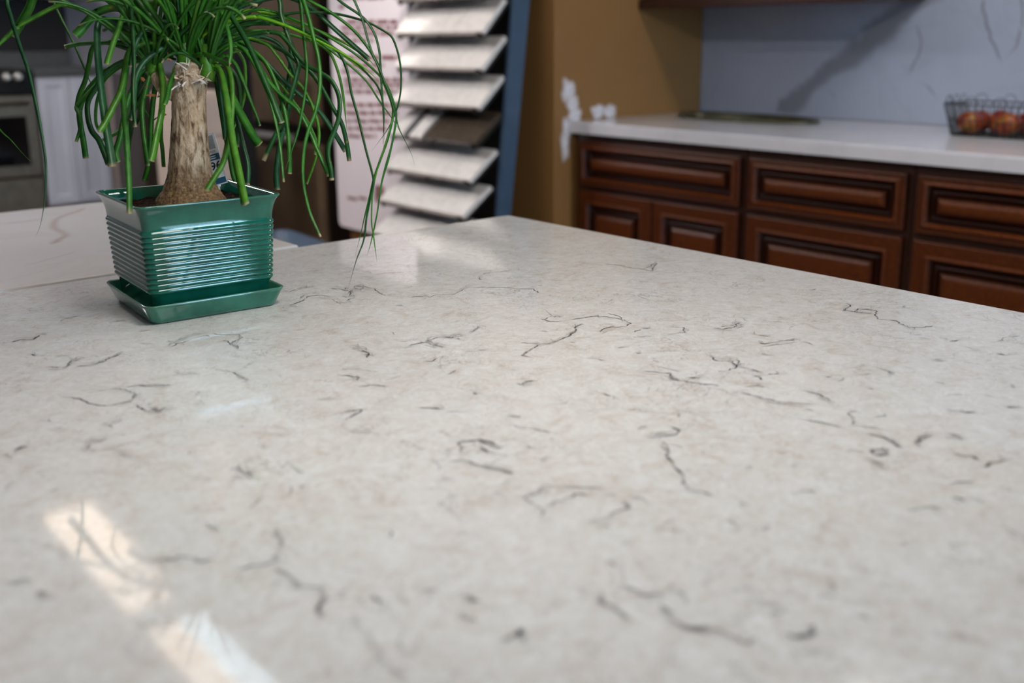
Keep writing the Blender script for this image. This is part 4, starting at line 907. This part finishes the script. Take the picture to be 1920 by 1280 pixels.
T = [
 # --- left side
 ([(345,90),(300,-30),(200,-130),(90,-130),(32,-70),(13,-5),(20,30),(35,80),(52,130),(65,185),(75,235),(84,290),(86,330),(83,380),(76,420),(68,442)],11,3,-.10,'teal','pt'),
 ([(335,105),(300,90),(250,66),(210,47),(190,37),(150,17),(122,9),(103,13),(60,35),(31,52),(10,72),(-5,88),(-25,115)],7,7,-.06,'light','pt'),
 ([(345,90),(300,-40),(220,-100),(120,-80),(70,-20),(55,15),(40,42),(24,68)],10,14,.06,'mid','cut'),
 ([(345,90),(280,-60),(180,-90),(115,-40),(101,-5),(103,10),(120,45),(140,85),(157,125),(165,145),(178,170),(188,190)],6,3,.08,'mid','pt'),
 ([(340,90),(200,-60),(60,-60),(-60,60),(-40,190),(0,243),(20,262),(40,285),(57,302)],6,3,-.02,'light','pt'),
 ([(335,95),(290,42),(240,20),(215,15),(196,18),(178,26),(163,42),(150,58),(141,67)],8,14,-.04,'mid','cut'),
 ([(330,112),(290,98),(255,86),(225,80),(190,80),(150,82),(121,88)],7,7,.02,'mid','cut'),
 ([(335,95),(290,70),(240,50),(208,40),(191,37),(184,46),(182,70),(184,110),(190,170),(198,230),(206,280),(210,312)],8,13,-.08,'teal','cut'),
 ([(320,90),(285,50),(255,22),(240,12),(232,26),(222,55),(213,78),(206,100),(200,120)],7,9,-.07,'light','cut'),
 ([(335,90),(300,-10),(270,-50),(250,-30),(245,0),(248,45),(250,90),(251,120),(249,160),(250,200),(253,238)],8,6,-.09,'dark','cut'),
 ([(330,100),(290,82),(255,85),(240,102),(233,135),(226,170),(212,200),(198,228),(187,247)],8,10,-.08,'light','cut'),
 ([(325,100),(285,80),(255,88),(241,110),(235,140),(231,170),(233,210),(237,260),(240,310),(242,350),(243,400)],9,9,-.115,'mid','cut'),
 ([(325,105),(285,103),(250,112),(225,122),(196,146),(170,170),(152,190),(143,201),(148,216),(150,240),(143,266)],9,5,.0,'mid','cut'),
 ([(300,110),(250,112),(205,128),(172,160),(156,185),(149,208),(151,235),(156,262),(161,297)],8,9,.03,'mid','cut'),
 ([(290,110),(240,92),(200,80),(175,88),(167,118),(160,150),(149,178),(145,198)],6,8,.05,'mid','cut'),
 ([(300,115),(250,110),(205,130),(178,168),(165,192),(165,220),(172,245),(185,262),(195,285),(204,309)],7,9,-.02,'dark','cut'),
 ([(290,115),(240,120),(200,145),(186,175),(180,202),(180,230),(187,247)],5,5,.05,'mid','cut'),
 ([(300,120),(275,160),(255,200),(240,222),(225,244),(208,255),(193,263)],6,6,.06,'mid','cut'),
 ([(290,120),(262,140),(245,175),(233,220),(226,255),(217,287),(220,304)],7,10,-.03,'mid','cut'),
 ([(345,100),(338,70),(322,48),(300,41),(277,51),(258,72),(250,95),(245,125)],9,8,-.05,'teal','cut'),
 ([(375,92),(345,85),(315,84),(290,98),(270,116),(257,138),(252,165),(250,200),(247,225)],9,8,-.07,'teal','cut'),
 ([(288,112),(296,106),(301,130),(306,165),(303,210),(296,245),(290,278),(284,302)],10,10,-.05,'light','cut'),
 ([(345,110),(338,112),(328,135),(319,158),(314,180),(309,196)],9,7,-.04,'mid','cut'),
 ([(290,118),(284,132),(275,165),(267,200),(268,240),(272,275),(277,311)],8,7,-.02,'mid','cut'),
 ([(300,130),(290,170),(284,220),(282,262),(278,310),(270,340)],8,8,.03,'mid','cut'),
 ([(300,125),(305,170),(303,215),(302,255),(305,285),(307,313)],6,6,.04,'mid','cut'),
 ([(280,120),(262,150),(259,185),(261,215),(253,238)],5,5,.05,'dark','cut'),
 ([(300,120),(268,150),(250,200),(246,240),(242,260),(238,298)],7,8,.06,'dark','cut'),
 ([(310,110),(280,122),(262,150),(258,175),(270,205),(285,225),(300,215)],5,4,.05,'mid','pt'),
 ([(300,100),(262,75),(230,56),(208,52),(192,58)],6,5,.05,'teal','cut'),
 ([(310,100),(270,60),(225,20),(180,-15),(140,-50)],8,5,.04,'mid','pt'),
 ([(312,98),(282,50),(240,10),(205,-20),(160,-40)],8,6,-.02,'dark','pt'),
 # --- right side
 ([(355,95),(400,52),(440,38),(475,32),(500,36),(540,50),(580,68),(620,88),(650,105),(680,125),(705,147),(718,165)],8,2,-.05,'lime','pt'),
 ([(358,92),(400,50),(440,28),(470,20),(500,24),(540,35),(590,55),(630,72),(665,92),(692,112),(712,136)],7,3,.04,'lime','pt'),
 ([(360,104),(430,64),(490,38),(540,26),(580,23),(620,25),(650,30),(690,42),(720,58),(735,70),(745,95),(751,125),(752,160),(748,190),(740,215),(725,245),(697,283)],6,2,.02,'dark','pt'),
 ([(370,70),(395,-5),(410,-10),(420,8),(461,75),(481,116),(510,183),(520,210),(528,230)],7,10,-.07,'dark','cut'),
 ([(370,80),(390,20),(402,2),(412,14),(424,45),(431,72),(433,100),(430,119)],7,6,-.05,'mid','cut'),
 ([(395,120),(420,105),(440,118),(455,150),(470,190),(480,215),(487,236)],6,5,-.02,'mid','cut'),
 ([(352,112),(368,104),(388,103),(410,112),(430,121)],8,7,-.06,'mid','cut'),
 ([(400,60),(480,-30),(540,-40),(560,-10),(567,45),(573,100),(575,135),(571,180),(565,215),(556,255),(535,318)],8,3,-.04,'mid','pt'),
 ([(400,50),(480,-50),(545,-50),(568,0),(580,40),(590,80),(597,110),(600,145),(598,180),(590,215),(580,240),(572,270),(568,310),(570,350),(580,395),(590,420),(601,444)],9,4,-.09,'mid','cut'),
 ([(390,70),(460,-20),(505,-30),(524,0),(528,30),(540,66),(554,103),(560,120),(556,142),(549,168),(542,195),(536,222),(518,250),(494,301)],8,7,-.02,'dark','cut'),
 ([(390,90),(450,40),(505,30),(532,48),(544,85),(545,118),(540,152),(531,190),(520,225)],6,7,.05,'dark','cut'),
 ([(380,110),(435,77),(482,62),(520,62),(540,80),(570,118),(600,136),(620,150),(632,170),(637,192),(635,220),(629,240),(617,270),(615,292),(620,318),(622,338)],6,8,-.05,'dark','cut'),
 ([(385,105),(430,70),(480,76),(530,95),(562,120),(583,136),(602,162),(620,195),(640,230),(650,268),(655,302)],6,7,.02,'dark','cut'),
 ([(385,115),(430,84),(490,110),(530,150),(565,180),(595,205),(620,238),(648,284)],6,8,.03,'teal','cut'),
 ([(385,115),(435,82),(480,120),(510,160),(535,185),(558,205),(578,240),(597,285),(617,330)],6,7,-.04,'mid','cut'),
 ([(390,110),(440,72),(495,80),(520,105),(545,140),(570,168),(588,205),(597,238),(597,268),(590,290)],5,5,.0,'light','cut'),
 ([(395,118),(450,95),(490,110),(520,150),(550,190),(575,225),(592,262),(593,290),(586,315),(575,345)],5,4,.04,'light','cut'),
 ([(390,110),(440,78),(478,98),(505,130),(530,195),(540,250),(543,300),(543,326)],6,7,-.03,'mid','cut'),
 ([(395,112),(440,85),(470,110),(500,170),(517,230),(526,280),(532,341)],6,4,-.06,'mid','cut'),
 ([(395,115),(460,70),(520,80),(550,130),(552,160),(545,190),(535,230),(526,265),(520,305),(518,332),(520,356)],6,9,.05,'teal','cut'),
 ([(385,135),(398,124),(412,130),(420,160),(429,215),(437,270),(445,310),(452,345),(460,383)],9,13,-.115,'light','cut'),
 ([(385,130),(402,116),(420,118),(431,138),(435,178),(432,237),(420,300),(405,328),(387,357)],9,9,-.075,'light','cut'),
 ([(385,125),(395,127),(408,160),(416,205),(420,235),(423,262)],9,8,.02,'dark','cut'),
 ([(388,130),(410,128),(432,160),(440,205),(450,245),(459,280),(466,312),(465,347)],7,6,-.03,'teal','cut'),
 ([(388,128),(410,132),(430,170),(442,196),(458,226),(475,256),(486,271)],10,14,-.04,'mid','cut'),
 ([(385,110),(430,88),(455,110),(460,140),(458,180),(448,215),(432,252)],6,5,.06,'light','cut'),
 ([(388,130),(402,140),(412,190),(420,240),(430,290),(436,325),(441,340)],8,7,.05,'mid','cut'),
 ([(390,128),(425,125),(445,150),(450,190),(448,235),(444,275)],7,7,.05,'dark','cut'),
 ([(365,80),(430,-20),(540,-70),(600,-40),(635,0),(672,26),(688,41),(703,65),(711,95),(713,120),(715,155),(718,200),(720,250),(719,280)],6,3,.0,'dark','pt'),
 ([(365,75),(450,-60),(570,-110),(640,-60),(662,-5),(675,25),(682,45),(690,75),(700,105),(710,125),(720,150),(731,178),(740,210),(748,240),(760,265),(772,290),(777,309)],6,2.5,-.04,'dark','pt'),
 ([(370,85),(440,10),(520,-15),(560,-8),(590,7),(621,24),(659,53),(686,84),(707,118),(717,148),(733,189),(737,215),(727,260),(714,297),(701,335),(693,370),(684,405),(676,440),(666,480)],6,3,.01,'mid','pt'),
 ([(375,100),(450,50),(540,48),(592,68),(624,88),(641,108),(652,137),(659,175),(671,218),(686,280),(698,325),(700,345),(694,375),(687,410),(682,450),(668,488),(653,540)],6,2.5,-.06,'dark','pt'),
 ([(380,100),(450,60),(530,62),(590,80),(617,98),(631,126),(641,165),(648,220),(650,245)],5,4,.06,'light','pt'),
 ([(375,90),(440,20),(520,-5),(560,2),(592,22),(625,52),(659,82),(693,112)],6,8,.02,'teal','cut'),
 ([(380,95),(450,35),(530,45),(595,80),(640,102),(690,140),(712,166),(724,185)],5,2,.05,'lime','pt'),
 ([(380,92),(470,20),(560,40),(650,90),(700,130),(725,160),(738,192),(743,220),(737,260),(728,300),(717,337),(711,376),(703,430)],5,2.5,.03,'mid','pt'),
 ([(385,95),(470,40),(570,60),(650,105),(690,140),(712,170),(720,215),(717,270)],5,2.5,.06,'dark','pt'),
 ([(380,95),(470,30),(560,55),(640,110),(685,150),(712,190),(735,222),(752,250)],5,2.5,.02,'mid','pt'),
 ([(736,222),(722,272),(706,322),(699,360),(697,390),(697,420),(700,440),(707,492)],3,2,.0,'light','pt'),
 ([(742,222),(735,268),(722,315),(714,350),(708,395),(701,430),(694,460),(688,479)],3,2,.01,'mid','pt'),
 # --- crown, mostly leaving the frame at the top
 ([(346,112),(343,70),(335,20),(320,-40),(300,-90)],11,8,-.02,'light','pt'),
 ([(350,112),(352,70),(350,20),(345,-50)],11,9,-.03,'light','pt'),
 ([(352,112),(360,70),(358,20),(362,-60)],10,8,-.05,'mid','pt'),
 ([(355,112),(372,70),(392,30),(430,-20),(470,-60)],10,7,-.04,'mid','pt'),
 ([(345,115),(330,80),(300,40),(262,0),(235,-40)],10,8,-.04,'mid','pt'),
 ([(345,115),(322,70),(310,20),(285,-40)],9,7,.02,'dark','pt'),
 ([(388,132),(395,100),(405,60),(425,25),(452,0),(500,-30)],9,6,-.03,'light','pt'),
 ([(388,132),(402,100),(430,70),(470,45),(510,40),(545,55)],8,6,.05,'mid','pt'),
 ([(288,122),(272,80),(262,40),(262,0),(255,-40)],9,8,-.02,'mid','pt'),
 ([(288,122),(270,90),(250,60),(235,30),(215,-10)],9,7,.02,'dark','pt'),
 ([(288,122),(290,80),(285,40),(295,0),(300,-40)],9,7,.03,'light','pt'),
 ([(360,108),(400,80),(440,50),(480,10),(520,-20)],9,6,.04,'dark','pt'),
 ([(240,-8),(255,6),(278,9),(300,2),(330,-12)],14,12,-.06,'light','cut'),
]
for i, a in enumerate(T): px_leaf(a[0], a[1]*1.22, a[2]*1.22, a[3], a[4], a[5], seed=i*1.3)
# further blades filling the tuft, grown as arcs from the three heads
def grown(bm, head, az, el, L, w_, droop):
    p = at_depth(HEADS[head][0], HEADS[head][1], D0); d = Vector((math.cos(az)*math.cos(el), math.sin(az)*math.cos(el), math.sin(el)))
    P = [p.copy()]; W = [w_*.6]; n = 16
    for k in range(n):
        d = (d+Vector((0, 0, -droop/n*(0.4+1.4*k/n)))).normalized(); p = p+d*L/n; P.append(p.copy()); W.append(w_*(1-.55*(k/n)))
    return P, W
fill = B(); tlay = fill.verts.layers.float.new('tip')
rs = random.Random(5)
NI = 100-len(LEAVES)
for i in range(100):
    hd = rs.choice('mmlr'); az = rs.uniform(0, 2*math.pi); el = rs.uniform(.75, 1.45); L = rs.uniform(.09, .22)
    P, W = grown(None, hd, az, el, L, rs.uniform(.0024, .0042), rs.uniform(.3, 1.5))
    if min(p.z for p in P) < 1.225: continue
    if i < NI: LEAVES.append(link('leaf', leaf_mesh(P, W, rs.choice(['cut', 'pt']), i, twist=.3), M['leaf_'+rs.choice(['dark', 'mid', 'mid', 'light', 'teal'])], plant))
    else:
        b2 = leaf_mesh(P, W, 'pt', i, twist=.3); me = bpy.data.meshes.new('tmp'); b2.to_mesh(me); b2.free(); fill.from_mesh(me); bpy.data.meshes.remove(me)
fo = link('inner_leaves', fill, M['leaf_mid'], plant); fo['kind'] = 'stuff'
# dry sheath remnants where old leaves came off
def shreds(name, material, spots, seed, n, rad):
    rs2 = random.Random(seed); bm = B(); prev = None
    for k in range(n):
        x, y = rs2.choice(spots); p = at_depth(x+rs2.uniform(-rad, rad), y+rs2.uniform(-rad*.7, rad*.7), D0-.018+rs2.uniform(-.006, .006))
        d = Vector((rs2.uniform(-1, 1), rs2.uniform(-1, .3), rs2.uniform(-.2, 1))).normalized(); L = rs2.uniform(.006, .016); s = d.orthogonal().normalized()*rs2.uniform(.0008, .0022); u = d.cross(s).normalized()*.0004
        Q = []
        for f_, wf in ((0, 1), (.5, 1), (1, .2)):
            c = p+d*L*f_+Vector((0, 0, -L*.25*f_*f_))
            Q.append([bm.verts.new(inv @ (c+q)) for q in (-s*wf, u, s*wf, -u)])
        for a, b in zip(Q, Q[1:]):
            for j in range(4): bm.faces.new((a[j], a[(j+1) % 4], b[(j+1) % 4], b[j]))
        bm.faces.new(Q[0][::-1]); bm.faces.new(Q[-1])
        if prev: bm.edges.new((prev, Q[0][0]))
        prev = Q[0][0]
    bmesh.ops.recalc_face_normals(bm, faces=bm.faces[:])
    o = link(name, bm, material, plant); o['kind'] = 'stuff'
shreds('pale_sheath_scraps', M['drywhite'], [(342, 132), (348, 125), (335, 160), (325, 168), (380, 152), (342, 130)], 3, 20, 7)
shreds('brown_sheath_scraps', M['dry'], [(350, 145), (335, 140), (370, 140), (380, 150), (350, 140)], 4, 22, 9)
shreds('withered_leaf_scraps', M['brown_leaf'], [(268, 150), (275, 165), (310, 215), (296, 180), (318, 112)], 6, 14, 5)

# ------------------------------------------------------------------ plant tag stuck in the soil
def tag_pt(u, v, lift=0.0):  # u 0..1 left-right, v 0..1 bottom-top
    bl, br, tr, tl_ = (385, 352), (428, 344), (402, 250), (362, 254)
    x = (bl[0]*(1-u)+br[0]*u)*(1-v)+(tl_[0]*(1-u)+tr[0]*u)*v; y = (bl[1]*(1-u)+br[1]*u)*(1-v)+(tl_[1]*(1-u)+tr[1]*u)*v
    return Vector((x, y, 0))
TD = D0+.052
o0 = at_depth(406, 348, TD); ex = (at_depth(428, 344, TD)-at_depth(385, 352, TD)); ew = ex.length; ex.normalize()
ey = (at_depth(402, 250, TD+.004)-at_depth(428, 344, TD)); eh = ey.length; ey.normalize(); ex = (ex-ey*ex.dot(ey)).normalized(); ez = ex.cross(ey)
tg = thing('plant_tag', 'white and blue price tag stuck in the soil behind the palm trunk', 'plant tag', o0)
tg.matrix_world = Matrix(((ex.x, ey.x, ez.x, o0.x), (ex.y, ey.y, ez.y, o0.y), (ex.z, ey.z, ez.z, o0.z), (0, 0, 0, 1)))
W2 = ew/2
bm = B(); box(bm, -W2, W2, 0, eh, -0.0008, 0, 0.0002)
q = [bm.verts.new(p) for p in ((-.004, 0.0005, -.0006), (.004, 0.0005, -.0006), (.0015, -.028, -.0006), (-.0015, -.028, -.0006))]
q2 = [bm.verts.new((v.co.x, v.co.y, -.0002)) for v in q]
for k in range(4): bm.faces.new((q[k], q[(k+1) % 4], q2[(k+1) % 4], q2[k]))
bm.faces.new(q[::-1]); bm.faces.new(q2)
bm.verts.ensure_lookup_table(); bm.edges.new((q[0], bm.verts[0])); link('card', bm, M['card'], tg)
def tband(name, m, a, b, v0, v1):
    bm = B(); box(bm, -W2+2*W2*a, -W2+2*W2*b, eh*v0, eh*v1, 0.00005, 0.0003); return link(name, bm, m, tg)
tband('grey_print', M['card_grey'], .30, .90, .70, .96); tband('blue_band', M['card_blue'], .25, .96, .48, .60); tband('blue_band', M['card_blue'], .10, .97, .02, .13)
for v in (.655, .63):
    tband('fine_print', M['card_grey'], .45, .85, v, v+.012)
for v in (.55, .51):
    tband('fine_print', M['card'], .40, .80, v, v+.016).location.z = 0.0004
cu = bpy.data.curves.new('price', 'FONT'); cu.body = '96'; cu.size = 0.0155; cu.align_x = 'RIGHT'; cu.extrude = 0.0001; cu.offset = 0.0003; cu.materials.append(M['ink'])
po = bpy.data.objects.new('price', cu); COL.objects.link(po)
dg = bpy.context.evaluated_depsgraph_get(); pm = bpy.data.meshes.new_from_object(po.evaluated_get(dg))
bpy.data.objects.remove(po); bpy.data.curves.remove(cu)
po = bpy.data.objects.new('price', pm); COL.objects.link(po); po.parent = tg; po.location = (W2*.90, eh*.30, 0.0003)
